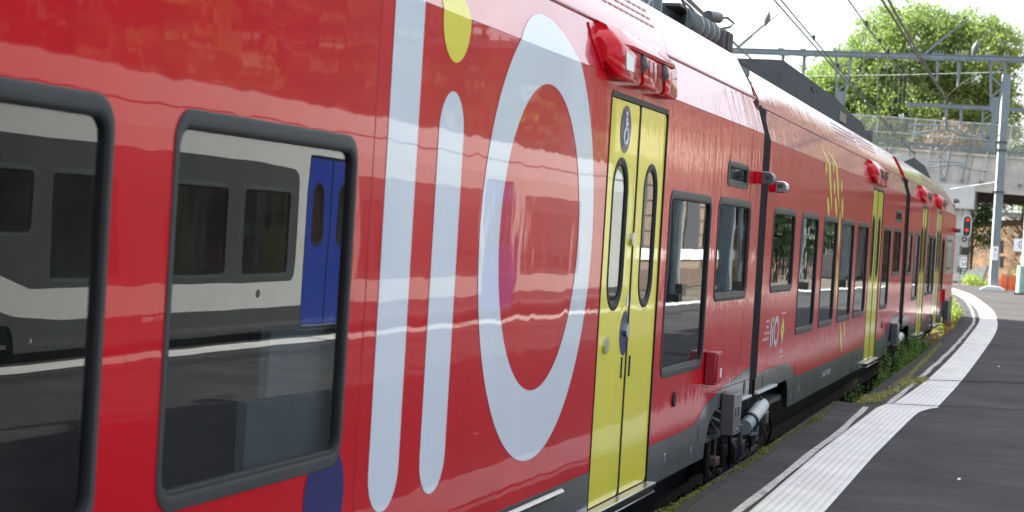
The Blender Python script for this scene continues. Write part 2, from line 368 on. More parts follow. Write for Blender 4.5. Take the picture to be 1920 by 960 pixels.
# ------------------------------------------------------------------ rail car builder
def window(parent, y0, y1, z0, z1, glass='glass', fmat='frame', r=.09, side=.026, band=.046, vent=False, off=0, name='window', depth=.013):
    w = bpy.data.objects.new(name, None)
    def lp(i, j, x, rr): return [(x, *p) for p in rrect(y0+i, y1-i, z0+j, z1-j, rr)]
    mb = MB(); a, b = side, band
    mb.loft([lp(-.001, -.001, off-.012, r), lp(0, 0, off+.004, r), lp(.005, .005, off+.006, r-.006), lp(a-.010, b-.012, off+.006, r-.02), lp(a-.003, b-.003, off+.004, r-.03), lp(a, b, off-depth-.004, r-.03)], cap=False)
    f = mb.build(name, fmat, parent, smooth=True)
    g = MB().loft([lp(a-.006, b-.006, off+.002, r-.03), lp(a+.002, b+.002, off+.003, r-.034), lp(a+.010, b+.010, off-.002, r-.04), lp(a+.011, b+.011, off-depth-.004, r-.04)], cap=False).build('gasket', 'rubber', f, smooth=True)
    pn = MB().prism(rrect(y0+a-.005, y1-a+.005, z0+b-.005, z1-b+.005, r-.03), 'x', off-depth-.006, off-depth).build('pane', glass, f)
    return f
def door(parent, y0, y1, z0, z1, mat, glass, detail=0, body='red'):
    ym = (y0+y1)/2; leafs = []
    # surround
    s = MB(); g = .014
    for a, b, c, d in ((y0-g, y0, z0-g, z1+g), (y1, y1+g, z0-g, z1+g), (y0, y1, z1, z1+g*2)): s.box(-.05, .003, a, b, c, d)
    s.box(-.06, -.030, y0, y1, z0, z1)
    s.build('door_surround', 'rubber', parent)
    for k, (a, b) in enumerate(((y0+.006, ym-.011), (ym+.011, y1-.006))):
        wy0 = a+.13 if k == 0 else a+.17; wy1 = wy0+.345
        wy1 = min(wy1, b-.10)
        hole = rrect(wy0+.012, wy1-.012, 1.60, 2.355, .15)
        outer = rrect(a, b, z0+.004, z1-.004, .035, 4)
        lf = sheet('door_leaf', mat, parent, outer, [hole], -.006, .03)
        w = window(lf, wy0, wy1, 1.585, 2.37, glass, 'rubber', r=.165, side=.030, band=.034, off=-.008, name='door_window', depth=.006)
        # flatten to one level: pane and gasket of a door window belong to the leaf
        for c in [c for c in bpy.data.objects if c.parent == w]: c.parent = lf
        leafs.append(lf)
        if detail:
            hy = b-.085 if k == 0 else a+.075
            MB().box(-.004, .0, hy-.011, hy+.011, 1.225, 1.335).build('door_handle_slot', 'rubber', lf)
            MB().box(-.003, .003, hy-.004, hy+.004, 1.24, 1.32).build('door_handle', 'steel', lf)
    # rubber between the leaves
    MB().box(-.03, -.001, ym-.011, ym+.011, z0, z1).build('door_seal', 'rubber', parent)
    # sill step
    st = MB().box(-.05, .055, y0-.02, y1+.03, z0-.022, z0-.004); st.box(-.05, .05, y0+.02, y1+.02, z0-.062, z0-.052)
    st.build('door_sill', 'steel', parent, bevel=.003)
    MB().box(-.04, .048, y0+.02, y1-.01, z0-.0515, z0-.0225).build('sill_recess', 'black', parent)
    if detail:
        lf = leafs[0]
        disc(MB(), y0+.165, 1.415, .042, -.006, .010).build('door_button', 'steel', lf, smooth=True)
        nv = [(y0+.60+.115*math.cos(t)*(1 if math.cos(t) < 0 else .50), 1.46+.118*math.sin(t)) for t in np.linspace(0, 2*math.pi, 40, endpoint=False)]
        sheet('navy_button_mark', 'navy', lf, nv, off=-.0035)
        disc(MB(), y0+.605, 1.475, .036, -.006, .012).build('door_button', 'steel', lf, smooth=True)
        disc(MB(), y0+.607, 1.955, .035, -.006, .012).build('door_button', 'steel', lf, smooth=True)
        MB().box(-.004, -.001, y0+.595, y0+.625, 1.60, 1.66).build('pictogram_sticker', 'signwhite', lf)
        py, pz = y0+.345, 2.515
        sheet('wheelchair_sign', 'navy', lf, ellipse(py, pz, .112, .122), off=-.0035)
        pm = MB(); T = lambda pts, r=.006: pm.tube([(-.002, py+a, pz+b) for a, b in pts], r, 6)
        disc(pm, py-.005, pz+.078, .013, -.003, .001)
        T([(-.005, .06), (-.005, .005), (.03, .0), (.045, -.045), (.058, -.045)], .006); T([(-.005, .03), (.028, .03)], .005)
        T([(-.02, .0), (-.04, -.02), (-.043, -.045), (-.03, -.07), (-.005, -.078), (.02, -.07), (.033, -.05)], .006)
        pm.build('wheelchair_pictogram', 'signwhite', lf)
    return leafs
def pod(parent, y0, y1, body):
    """lamp, loudspeaker and step-light housing over a door"""
    sec = [(0, 2.735), (.058, 2.735), (.072, 2.755), (.062, 2.90), (-.01, 2.985), (-.072, 3.0)]
    ctr = (-.03, 2.87)
    def S(k, y): return [(ctr[0]+(x-ctr[0])*k, y, ctr[1]+(z-ctr[1])*k) for x, z in sec]
    Lh = y1-y0; q = lambda t: y0+Lh*t
    sheet('housing_flange', body, parent, [(y0-.10, 2.985), (y0-.10, 2.90), (y0-.03, 2.775), (y0+.12, 2.775), (y0+.12, 2.99)], (), .008, .012)
    p = MB().loft([S(.45, q(0)), S(.92, q(.06)), S(1, q(.08)), S(1, q(.355)), S(.93, q(.37))]).build('lamp_housing', body, parent, smooth=True)
    MB().loft([S(.80, q(.36)), S(.80, q(.42))]).build('housing_recess', 'darkred', parent)
    g = MB().loft([S(.96, q(.41)), S(1, q(.425)), S(1, q(.71)), S(.95, q(.725))]).build('speaker_housing', body, parent, smooth=True)
    MB().loft([S(.80, q(.715)), S(.80, q(.785))]).build('housing_recess', 'darkred', parent)
    MB().loft([S(.95, q(.78)), S(1, q(.795)), S(1, q(.985)), S(.85, q(1))]).build('end_housing', body, parent, smooth=True)
    cap = [(.068, 2.90), (.074, 2.915), (.0, 3.0), (-.075, 3.022), (-.08, 3.0)]
    MB().loft([[(x*.7-.02, q(.06), z-.004) for x, z in cap], [(x, q(.2), z) for x, z in cap], [(x, q(.9), z) for x, z in cap], [(x*.8-.01, q(1), z-.01) for x, z in cap]]).build('housing_cap', body, parent, smooth=True)
    sl = lambda z: .072-(z-2.755)*.069
    MB().add([(sl(z)+.004, y, z) for y, z in ((q(.12), 2.785), (q(.235), 2.785), (q(.235), 2.865), (q(.12), 2.88))]+[(sl(z)-.02, y, z) for y, z in ((q(.12), 2.785), (q(.235), 2.785), (q(.235), 2.865), (q(.12), 2.88))], [(0, 1, 2, 3), (4, 7, 6, 5), (0, 4, 5, 1), (1, 5, 6, 2), (2, 6, 7, 3), (3, 7, 4, 0)]).build('door_lamp', 'lens', p, bevel=.003)
    for t in (.49, .565, .64):
        mb = MB()
        for j in range(9):
            z = 2.782+j*.0115; w = .018*math.sqrt(max(0.05, 1-((j-4)/4.9)**2))
            mb.box(sl(z)-.002, sl(z)+.0025, q(t)-w, q(t)+w, z, z+.007)
        mb.build('speaker_grille', 'rubber', g)
    for t in (.395, .75):
        MB().tube([(.03, q(t), 2.90), (.055, q(t), 2.88), (.066, q(t), 2.84), (.055, q(t), 2.81)], [.012, .026, .028, .014], 10).build('hinge_cover', 'boxgrey', parent, smooth=True)
def side_holes(wins, doors):
    h = [rrect(a+.018, b-.018, c+.03, d-.03, .05) for a, b, c, d in wins]
    h += [[(a-.002, c-.002), (b+.002, c-.002), (b+.002, d+.002), (a-.002, d+.002)] for a, b, c, d in doors]
    return h
def lower_outline(y0, y1, zb, arches, top=None, step=None):
    """outline of the lower side; arches: (ya, yb, z, ramp)"""
    o = [(y0, zb if not any(a[0] <= y0+.01 for a in arches) else arches[0][2])]
    for ya, yb, z, ra, rb in arches:
        if ya > y0+.01: o += [(ya, zb)] + [(ya+ra*(1-math.cos(t)), zb+(z-zb)*math.sin(t)) for t in (.35, .8, 1.2)] + [(ya+ra, z)]
        if yb < y1-.01: o += [(yb-rb, z)] + [(yb-rb*(1-math.cos(t)), zb+(z-zb)*math.sin(t)) for t in (1.2, .8, .35)] + [(yb, zb)]
        else: o += [(y1, z)]
    if o[-1][0] < y1-1e-3: o.append((y1, zb))
    return o
def lerp(pts, y):
    for (a, za), (b, zb) in zip(pts, pts[1:]):
        if a <= y <= b: return za+(zb-za)*(y-a)/(b-a) if b > a else za
    return pts[0][1] if y < pts[0][0] else pts[-1][1]
def railcar(root, y0, y1, wins, doors, small=(), body='red', doormat='yellow', glass='glass', skirt='grey', boundary=None, zb=.56, arches=(), seams=(), detail=(), interior=True, slant=0, upper=None, roofm=None):
    upper = upper or ('red_upper' if body.startswith('red') else body); roofm = roofm or upper
    allw = list(wins)+list(small)
    ol = lower_outline(y0, y1, zb, arches)
    outer = ol+[(y1, FOLD), (y0, FOLD)]
    holes = side_holes(allw, doors)
    # door holes reach the sill; cut the outline below them is not needed, the sill covers it
    sheet('side_wall', body, root, outer, holes, 0, 0)
    sheet('wall_backing', 'rubber', root, outer, holes, -.001, .04)
    # upper leaning side and roof panels
    yt = y1-slant*.3
    up = [(y0, FOLD+.002), (y1, FOLD+.002), (yt, GUT-.008), (y0, GUT-.008)]
    sheet('upper_side_panel', upper, root, up, (), .0, 0)
    sheet('wall_backing', 'rubber', root, up, (), -.001, .03)
    xg = -(GUT-FOLD)*LEAN
    MB().tube([(xg-.012, y0, GUT+.006), (xg-.012, yt, GUT+.006)], .012, 8).build('gutter_strip', 'darkred' if body.startswith('red') else 'boxdark', root, smooth=True)
    xt, zt = -.235, 3.335
    cuts = [y0, *seams, y1]
    for a, b in zip(cuts, cuts[1:]):
        bb = b-.004; aa = a+.004; b2 = bb
        if b == y1: bb = y1-slant*.35; b2 = y1-slant
        sec = lambda y, y2: [(xg-.022, y, GUT+.016), (xg-.045, y, GUT+.09), (xt+.008, y2, zt-.05), (xt-.012, y2, zt-.014), (xt-.05, y2, zt), (xt-.09, y2, zt-.01), (xg-.1, y, GUT+.016)]
        MB().loft([sec(aa, aa), sec(bb, b2)]).build('roof_panel', roofm, root, smooth=True)
    # roof deck, far side and floor: closed shell
    W = 2.90; sh = MB()
    ye = y1-slant
    ins = [(xt-.04, zt-.02), (-.6, 3.40), (-1.45, 3.44), (-W+.6, 3.40), (-W+.2, 3.33), (-W+.08, 3.0), (-W, 2.76), (-W, .6), (-W+.15, .6), (-W+.04, .75), (-W+.04, 2.7), (-W+.3, 3.1), (-1.45, 3.38), (-.6, 3.34), (xt-.06, zt-.08)]
    sh.loft([[(x, y0+.02, z) for x, z in ins], [(x, (ye if z > 3.3 else y1)-.02, z) for x, z in ins]]).build('roof_and_far_side', 'roofgrey', root)
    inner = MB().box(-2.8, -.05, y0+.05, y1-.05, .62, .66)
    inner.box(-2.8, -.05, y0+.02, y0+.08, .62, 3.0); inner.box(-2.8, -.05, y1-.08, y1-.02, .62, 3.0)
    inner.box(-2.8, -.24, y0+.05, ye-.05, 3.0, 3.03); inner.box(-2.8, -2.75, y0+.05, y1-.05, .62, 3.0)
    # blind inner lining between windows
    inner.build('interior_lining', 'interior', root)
    if boundary:
        # skirt in sections between doors, 2 mm proud
        secs = []; ys = y0
        for a, b, c, d in sorted(doors):
            if ys < a-.016: secs.append((ys, a-.016))
            ys = b+.016
        if ys < y1: secs.append((ys, y1))
        for a, b in secs:
            bot = [p for p in ol if a < p[0] < b]
            bot = [(a, lerp(ol, a))]+bot+[(b, lerp(ol, b))]
            yy = sorted({a, b, *[t for t in np.arange(math.ceil(a*12)/12, b, 1/12)]})
            top = [(t, lerp(boundary, t)) for t in yy][::-1]
            sheet('skirt', skirt, root, bot+top, (), .002, .0)
    for w in wins: window(root, *w, glass=glass)
    for w in small: window(root, *w, glass=glass, band=.035, side=.05, r=.05)
    for i, d in enumerate(doors):
        door(root, *d, doormat, glass if i not in detail else 'glass', i in detail, body)
    # underframe
    u = MB().box(-2.3, -.35, y0+.3, y1-.3, .22, .60); u.build('underframe', 'black', root)
def smooth_pts(pts, n=8):
    o = []
    for (a, za), (b, zb) in zip(pts, pts[1:]):
        for i in range(n):
            t = i/n; o.append((a+(b-a)*t, za+(zb-za)*(3*t*t-2*t**3)))
    return o+[pts[-1]]
SP = dict(skirt=.795)
# ------------------------------------------------------------------ ground, platform
def curve_off(y):                      # lateral drift of platform and track, fitted from the photograph
    pts = [(-60, .0), (17.5, .0), (24, -.04), (30, -.12), (36, -.24), (42, -.42), (49, -.85), (55, -1.32), (61, -1.85), (66, -2.35), (71, -2.95), (80, -4.2), (90, -5.9), (110, -10), (140, -18)]
    for (a, p), (b, q) in zip(pts, pts[1:]):
        if a <= y <= b: return p+(q-p)*(y-a)/(b-a)
    return pts[-1][1]
def ribbon(mb, L_, R_, z, zfun=None):
    """L_, R_: polylines (x, y) of equal length"""
    n = len(L_); mb.add([(x, y, z) for x, y in L_]+[(x, y, z) for x, y in R_], [(i, n+i, n+i+1, i+1) for i in range(n-1)]); return mb
def resample(pts, step=.5):
    o = []
    for (x0, y0), (x1, y1) in zip(pts, pts[1:]):
        k = max(1, int(abs(y1-y0)/step))
        for i in range(k): o.append((x0+(x1-x0)*i/k, y0+(y1-y0)*i/k))
    return o+[pts[-1]]
def smoothline(pts, it=3):
    for _ in range(it):
        q = [pts[0]]
        for a, b in zip(pts, pts[1:]): q += [(a[0]*.75+b[0]*.25, a[1]*.75+b[1]*.25), (a[0]*.25+b[0]*.75, a[1]*.25+b[1]*.75)]
        pts = q+[pts[-1]]
    return pts
g = MB().add([(-600, -300, -.35), (600, -300, -.35), (600, 1500, -.35), (-600, 1500, -.35)], [(0, 1, 2, 3)]).build('ground', plain('ground_earth', (.13, .115, .085), .95, var=.3, vscale=.4), fix=False); tag(g, kind='structure')
ys = np.arange(-40, 132, 1.0)
bl = MB(); ribbon(bl, [(-4.6+curve_off(y), y) for y in ys], [(.35+curve_off(y), y) for y in ys], -.12)
tag(bl.build('track_bed', 'ballast', fix=False), kind='structure')
bl = MB(); ribbon(bl, [(6.3+curve_off(y), y) for y in ys], [(11.5+curve_off(y), y) for y in ys], -.12)
tag(bl.build('far_track_bed', 'ballast', fix=False), kind='structure')
def rails(cx, name, label, grp):
    root = empty(name, label, 'railway track', (0, 0, 0), group=grp)
    for s in (-.75, .75):
        m = MB(); ypts = np.arange(-40, 131, 2.0)
        sec = [(-.035, 0), (.035, 0), (.035, .15), (-.035, .15)]
        m.loft([[(cx+s+curve_off(y)+a, y, -.13+.0+b) for a, b in sec] for y in ypts]).build('rail', 'rust', root)
    sl = MB()
    for y in np.arange(15, 60, .6): sl.box(cx-1.3+curve_off(y), cx+1.3+curve_off(y), y, y+.26, -.20, -.10)
    sl.build('sleeper_row', 'ballast', root)
rails(-1.5, 'railway_track', 'railway track carrying the red train, rusty rails on ballast', None)
rails(8.15, 'railway_track', 'railway track carrying the pale grey train across the platform', None)
PZ = .55
edge_n = [(.24, -40), (.24, 9.8), (.22, 12.8), (.15, 17.62)]
edge_f = smoothline([(.36, 17.63), (.30, 20), (.25, 24.1), (.22, 26), (.04, 35.2), (-.16, 42.1), (-.62, 49), (-1.12, 54), (-1.75, 60), (-2.4, 65), (-3.1, 70.5), (-4.2, 78), (-5.2, 84)])
for nm, e in (('platform', edge_n), ('platform', edge_f)):
    e = resample(e, 1.0)
    m = MB(); far = [(6.37+curve_off(y), y) for x, y in e]
    inner_ = [(x+.11, y) for x, y in e]
    ribbon(m, inner_, far, PZ); o = m.build(nm, 'asphalt', fix=False); tag(o, kind='structure')
    # kerb stones along the track edge
    k = MB(); n = len(e)
    k.loft([[(x, y, -.3), (x, y, PZ-.02), (x+.02, y, PZ+.002), (x+.112, y, PZ+.003), (x+.112, y, -.3)] for x, y in e]).build('platform_kerb', 'kerb')
    tag(bpy.context.scene.collection.objects[-1], kind='structure')
    k = MB(); k.loft([[(x-.11, y, -.3), (x-.11, y, PZ+.003), (x, y, PZ+.002), (x, y, -.3)] for x, y in far]).build('platform_kerb', 'kerb'); tag(C.objects[-1], kind='structure')
# end wall of the wider near part
tag(MB().box(.15, .36, 17.60, 17.63, -.3, PZ-.001).build('platform_step', 'kerb'), kind='structure')
# joint across the platform
def joint(name, p, q, w):
    m = MB(); k = 24; vs = []
    for i in range(k+1):
        t = i/k; x = p[0]+(q[0]-p[0])*t; y = p[1]+(q[1]-p[1])*t+random.uniform(-.01, .01); ww = w*random.uniform(.5, 1.3)
        vs += [(x, y-ww, PZ+.010), (x, y+ww, PZ+.010)]
    m.add(vs, [(2*i, 2*i+2, 2*i+3, 2*i+1) for i in range(k)]); tag(m.build(name, 'jointdirt', fix=False), kind='structure')
joint('expansion_joint', (.30, 21.15), (6.2, 25.5), .035)
joint('expansion_joint', (.20, 17.6), (6.2, 20.3), .018)
for y in (30.5, 36.0, 46, 57): joint('expansion_joint', (.35+curve_off(y), y), (6.2+curve_off(y), y+2.5), .02)
def uvribbon(name, L_, R_, z, mat):
    n = len(L_); me = bpy.data.meshes.new(name)
    me.from_pydata([(x, y, z) for x, y in L_]+[(x, y, z) for x, y in R_], [], [(i, n+i, n+i+1, i+1) for i in range(n-1)])
    uv = me.uv_layers.new(name='uv'); s = [0]
    for i in range(1, n): s.append(s[-1]+math.hypot(L_[i][0]-L_[i-1][0], L_[i][1]-L_[i-1][1]))
    for p in me.polygons:
        for li in p.loop_indices:
            v = me.loops[li].vertex_index; uv.data[li].uv = (0 if v < n else 1, s[v % n])
    me.materials.append(M[mat]); o = bpy.data.objects.new(name, me); C.objects.link(o); return tag(o, kind='structure')
def reparam(P, yq):
    o = []
    for y in yq:
        for a, b in zip(P, P[1:]):
            if a[1] <= y <= b[1]: o.append((a[0]+(b[0]-a[0])*(y-a[1])/(b[1]-a[1]+1e-9), y)); break
        else: o.append((P[-1][0], y) if y > P[-1][1] else (P[0][0], y))
    return o
SL1 = [(.675, -40), (.67, 10.0), (.61, 13.3), (.59, 17.3), (.63, 17.86)]; SR1 = [(1.04, -40), (1.03, 10.3), (.98, 13.3), (.965, 16), (.965, 17.1), (1.0, 17.5), (1.10, 17.86)]
yq = np.append(np.arange(-20, 17.7, .4), 17.85); uvribbon('tactile_strip', reparam(SL1, yq), reparam(SR1, yq), PZ+.006, 'tactile')
SLm = [(.60, 17.68), (.62, 19.5), (.60, 21.25)]; SRm = [(1.12, 17.68), (1.10, 19.5), (1.06, 21.25)]
SL2 = smoothline([(.68, 17.86), (.72, 21.4), (.62, 28), (.44, 35.4), (.28, 41.4), (-.12, 48.3), (-.60, 54.2), (-1.09, 60), (-1.6, 65), (-2.19, 70.5), (-3.1, 77), (-4.1, 84)])
SR2 = smoothline([(1.08, 17.86), (1.07, 21.5), (.98, 27.9), (.85, 35.6), (.65, 41.2), (.21, 49.2), (-.28, 55), (-.80, 61), (-1.25, 66), (-1.9, 71), (-2.8, 77.5), (-3.8, 84)])
yq = np.concatenate([[17.86], np.arange(18.2, 84, .4)]); uvribbon('tactile_strip', reparam(SL2, yq), reparam(SR2, yq), PZ+.006, 'tactile')
# the strip on the other edge of the island
yq = np.arange(-20, 80, 1.0)
uvribbon('tactile_strip', [(5.86+curve_off(y), y) for y in yq], [(6.22+curve_off(y), y) for y in yq], PZ+.006, 'tactile')
LL1 = [(.60, -20), (.59, 10), (.55, 13.1), (.53, 15.4), (.46, 17.4)]
LL2 = smoothline([(.62, 17.8), (.59, 21.4), (.50, 28.5), (.26, 38), (.15, 41.1), (-.33, 48.8), (-.75, 54.5), (-1.18, 59.7), (-1.75, 65), (-2.4, 70.5), (-3.4, 78)])
for P, w, (a, b) in ((LL1, .052, (-18, 17.45)), (LL2, .055, (17.8, 77))):
    yq = np.arange(a, b, .25); l = [(x+.004*math.sin(y*2.3)-.0, y) for x, y in reparam(P, yq)]
    o = uvribbon('white_line', l, [(x+w+.006*math.sin(y*3.1), y) for x, y in l], PZ+.0055, 'line')
# ------------------------------------------------------------------ red train, near car
c1 = empty('railcar', 'nearest red railcar with huge white lettering, yellow double door and grey skirt', 'rail car', (0, 0, 0), 0, 'cars of the red train')
b1 = [(-3, .795), (11.45, .795)]+smooth_pts([(11.45, .795), (11.75, .81), (12.3, .93), (12.85, 1.0), (13.83, 1.06)], 6)
railcar(c1, -2.5, 13.81, [(-.3, .96, 1.18, 2.25), (1.3, 2.56, 1.18, 2.25), (2.9, 4.165, 1.18, 2.25), (4.49, 5.785, 1.18, 2.25), (10.68, 11.94, 1.16, 2.25), (12.19, 13.43, 1.57, 2.26)],
        [(9.165, 10.485, .60, 2.66)], [(12.44, 13.245, 2.335, 2.505)], boundary=b1, zb=.56, arches=[(12.17, 13.81, .85, .42, 0)], seams=(3.2, 6.4, 8.4, 10.82, 12.30), detail=(0,))
# lettering
def capsule(y0, y1, z0, z1, n=14):
    r = (y1-y0)/2; cy = (y0+y1)/2; o = []
    for i in range(n+1): a = math.pi*i/n; o.append((cy+r*math.cos(a), z1-r*1.1+r*1.1*math.sin(a)))
    for i in range(n+1): a = math.pi+math.pi*i/n; o.append((cy+r*math.cos(a), z0+r*1.0+r*1.0*math.sin(a)))
    return o
fl = [((5.9, FOLD), (9.1, FOLD))]
sheet('letter_l', 'white', c1, capsule(6.053, 6.35, .972, 2.995), (), .0018, 0, fl)
sheet('letter_i', 'white', c1, capsule(6.575, 6.862, .975, 2.475), (), .0018)
sheet('letter_i_dot', M['yellow'], c1, ellipse(6.715, 2.745, .163, .163), (), .0018, 0, fl)
sheet('letter_o', 'white', c1, ellipse(8.03, 1.942, .893, .974, 96), [ellipse(8.03, 1.945, .63, .67, 96)], .0018, 0, fl)
sheet('navy_disc', 'navy', c1, ellipse(5.665, 1.085, .17, .175), [rrect(4.50, 5.775, 1.19, 2.24, .09)], .0018)
for y_, a_, b_ in ((5.93, .80, 2.755), (9.824, 2.69, 2.755), (13.36, 1.10, 2.755)): MB().box(.0002, .0012, y_, y_+.004, a_, b_).build('body_seam', 'darkred', c1)
pod(c1, 8.95, 10.38, 'red')
# vents in the roof panels
def vents(parent, y0, y1, n=11, rows=3, z0=3.165, dz=.045):
    m = MB(); k = (-.235+.107)/(3.285-3.10)
    for r in range(rows):
        z = z0+r*dz
        for i in range(n):
            a = y0+(y1-y0)*i/n; b = a+(y1-y0)/n*.78
            xx = lambda zz: -.12-(zz-3.10)*.578+.004
            m.add([(xx(z), a, z), (xx(z), b, z), (xx(z+.014), b, z+.014), (xx(z+.014), a, z+.014)], [(0, 1, 2, 3)])
    m.build('vent_slots', 'darkred', parent, fix=False)
vents(c1, 9.35, 10.72); vents(c1, 8.45, 9.25)
# camera wing beside the gap
def side_camera(parent, y, z, silver):
    def stad(x0, x1, h, yy): 
        r = h/2; return [(x0, yy, z-r), (x1-r, yy, z-r)]+[(x1-r+r*math.cos(t), yy, z+r*math.sin(t)) for t in np.linspace(-math.pi/2, math.pi/2, 9)]+[(x0, yy, z+r)]
    b = MB().box(-.002, .058, y, y+.17, z-.044, z+.044).build('camera_arm', 'red', parent, bevel=.008)
    m = MB().loft([stad(.052, .132, .078, y-.004), stad(.052, .135, .092, y+.012), stad(.052, .135, .092, y+.15), stad(.052, .128, .076, y+.175)]).build('camera_head', 'steel' if silver else 'boxgrey', parent, smooth=True)
    l = [(.092+.016*math.cos(t), y-.0055, z+.016*math.sin(t)) for t in np.linspace(0, 2*math.pi, 16, endpoint=False)]
    if silver: MB().box(.062, .105, y-.006, y-.001, z-.008, z+.02).build('camera_lens', 'boxdark', m)
    else: MB().loft([l, [(a, y+.01, c) for a, b_, c in l]]).build('camera_lens', 'signblack', m)
side_camera(c1, 13.50, 2.432, False)
# small fittings
MB().box(.004, .075, 12.03, 12.24, 1.045, 1.255).build('tail_lamp_box', 'darkred', c1, bevel=.006)
MB().box(.0755, .082, 12.05, 12.22, 1.06, 1.24).build('lamp_box_lid', 'red', c1, bevel=.002)
MB().box(.0825, .085, 12.15, 12.19, 1.09, 1.15).build('lamp_box_label', 'signwhite', c1)
disc(MB(), 11.12, 1.015, .045, 0, .01, ry=.045).build('round_plug', 'rubber', c1)
MB().tube([(.018, -1, .768), (.018, 8.57, .768)], .014, 8).build('step_bar', 'steel', c1, smooth=True)
MB().box(.003, .006, -1, 8.52, .778, .79).build('step_bar_groove', 'rubber', c1)
text('stencil_mark', 'T', 'signwhite', c1, 10.93, .66, .05, .0035); text('stencil_mark', 'V', 'signwhite', c1, 11.72, .63, .05, .0035)
text('stencil_mark', 'V', 'signwhite', c1, 12.95, .995, .045, .0035)
MB().box(.0022, .0035, 12.35, 13.80, .972, .978).build('skirt_seam', 'boxdark', c1)
MB().box(.0022, .0035, 11.90, 11.905, .57, .80).build('skirt_seam', 'boxdark', c1)
for yy, zz in ((11.98, .74), (13.60, .925)): disc(MB(), yy, zz, .05, .001, .006, ry=.035).build('skirt_lock', 'boxdark', c1)
MB().box(-.02, .03, 13.0, 13.8, .842, .862).build('skirt_lip', 'galvlight', c1, bevel=.006)
jb = MB().box(.012, .10, 12.66, 12.96, .665, .945).build('junction_box', 'boxgrey', c1, bevel=.006)
for y_ in (12.72, 12.83): MB().box(.1005, .104, y_, y_+.05, .79, .85).build('box_latch', 'boxdark', jb)
for z_ in (.70, .925): disc(MB(), 12.81, z_, .008, .1, .106).build('box_bolt', 'steel', jb)
# interior partition seen through the second window
MB().box(-.10, -.07, 5.19, 5.95, .9, 1.42).build('partition_panel', 'panelgrey', c1)
MB().box(-.10, -.07, 5.33, 5.95, 1.423, 1.63).build('partition_panel', 'panelgrey', c1)
for y_ in (.2, 1.9, 3.4): MB().box(-.6, -.15, y_, y_+.12, .7, 1.75).build('seat_back', 'seat', c1, bevel=.03)
for y_ in (11.0, 12.6): MB().box(-.7, -.25, y_, y_+.12, .7, 1.75).build('seat_back', 'seat', c1, bevel=.03)
for y_ in (9.4, 10.2): MB().tube([(-1.3, y_, .66), (-1.3, y_, 3.0)], .02, 8).build('grab_pole', 'yellow', c1)
# roof equipment on the near car
re = empty('_tmp', 'x', 'x'); bpy.data.objects.remove(re)
def corrugated(parent, p, q, r1, r2, n, name='insulator'):
    pts = []; rr = []
    p = Vector(p); q = Vector(q)
    for i in range(n):
        for f_2, rad in ((.0, r2), (.22, r2), (.26, r1*.8), (.36, r1), (.56, r1), (.66, r1*.8), (.70, r2), (.999, r2)): pts.append(p.lerp(q, (i+f_2)/n)); rr.append(rad)
    return MB().tube(pts, rr, 16).build(name, 'insul', parent, smooth=True)
MB().box(-1.2, -.50, 12.25, 13.35, 3.36, 3.514).build('roof_box', 'roofgrey', c1, bevel=.01)
MB().box(-1.15, -.40, 12.5, 13.42, 3.515, 3.535).build('roof_box_lid', 'boxdark', c1)
corrugated(c1, (-.38, 12.72, 3.425), (-.38, 13.50, 3.435), .088, .03, 4)
MB().box(-.50, -.28, 13.56, 13.80, 3.33, 3.49).build('roof_box', 'boxgrey', c1, bevel=.02)
for y_ in (13.58, 13.62, 13.66, 13.70, 13.74): MB().box(-.279, -.262, y_, y_+.018, 3.34, 3.47).build('cooling_fin', 'boxdark', c1)
MB().tube([(-.40, 13.45, 3.57), (-.40, 13.85, 3.60)], [.035, .042], 10).build('roof_connector', 'boxdark', c1, smooth=True)
MB().tube([(-.40, 13.85, 3.60), (-.38, 14.10, 3.63), (-.36, 14.28, 3.61), (-.36, 14.10, 3.56), (-.38, 13.72, 3.50), (-.38, 13.62, 3.42)], .009, 8).build('roof_cable', 'rubber', c1, smooth=True)
MB().tube([(-.36, 13.62, 3.40), (-.36, 13.60, 3.50), (-.37, 13.48, 3.53), (-.38, 13.42, 3.46)], .011, 8).build('roof_cable', 'rubber', c1, smooth=True)
MB().tube([(-.42, 11.9, 3.62), (-.42, 12.2, 3.63), (-.41, 12.5, 3.60), (-.40, 12.72, 3.50), (-.40, 12.74, 3.38)], .010, 8).build('roof_cable', 'insul', c1, smooth=True)
MB().tube([(-.38, 11.4, 3.36), (-.40, 11.8, 3.56), (-.44, 12.4, 3.60), (-.42, 12.9, 3.56), (-.38, 13.1, 3.50)], .010, 8).build('roof_cable', 'insul', c1, smooth=True)
MB().bar((-.55, 11.0, 3.80), (-.52, 12.35, 3.60), .035).build('pantograph_arm', 'galv', c1)
MB().bar((-.50, 11.1, 3.40), (-.55, 11.8, 3.70), .03).build('pantograph_arm', 'galv', c1)
for y_ in (11.3, 11.5, 11.75, 12.0): MB().box(-.7, -.42, y_, y_+.04, 3.36, 3.56+random.uniform(-.06, .05)).build('roof_bracket', 'galv', c1)
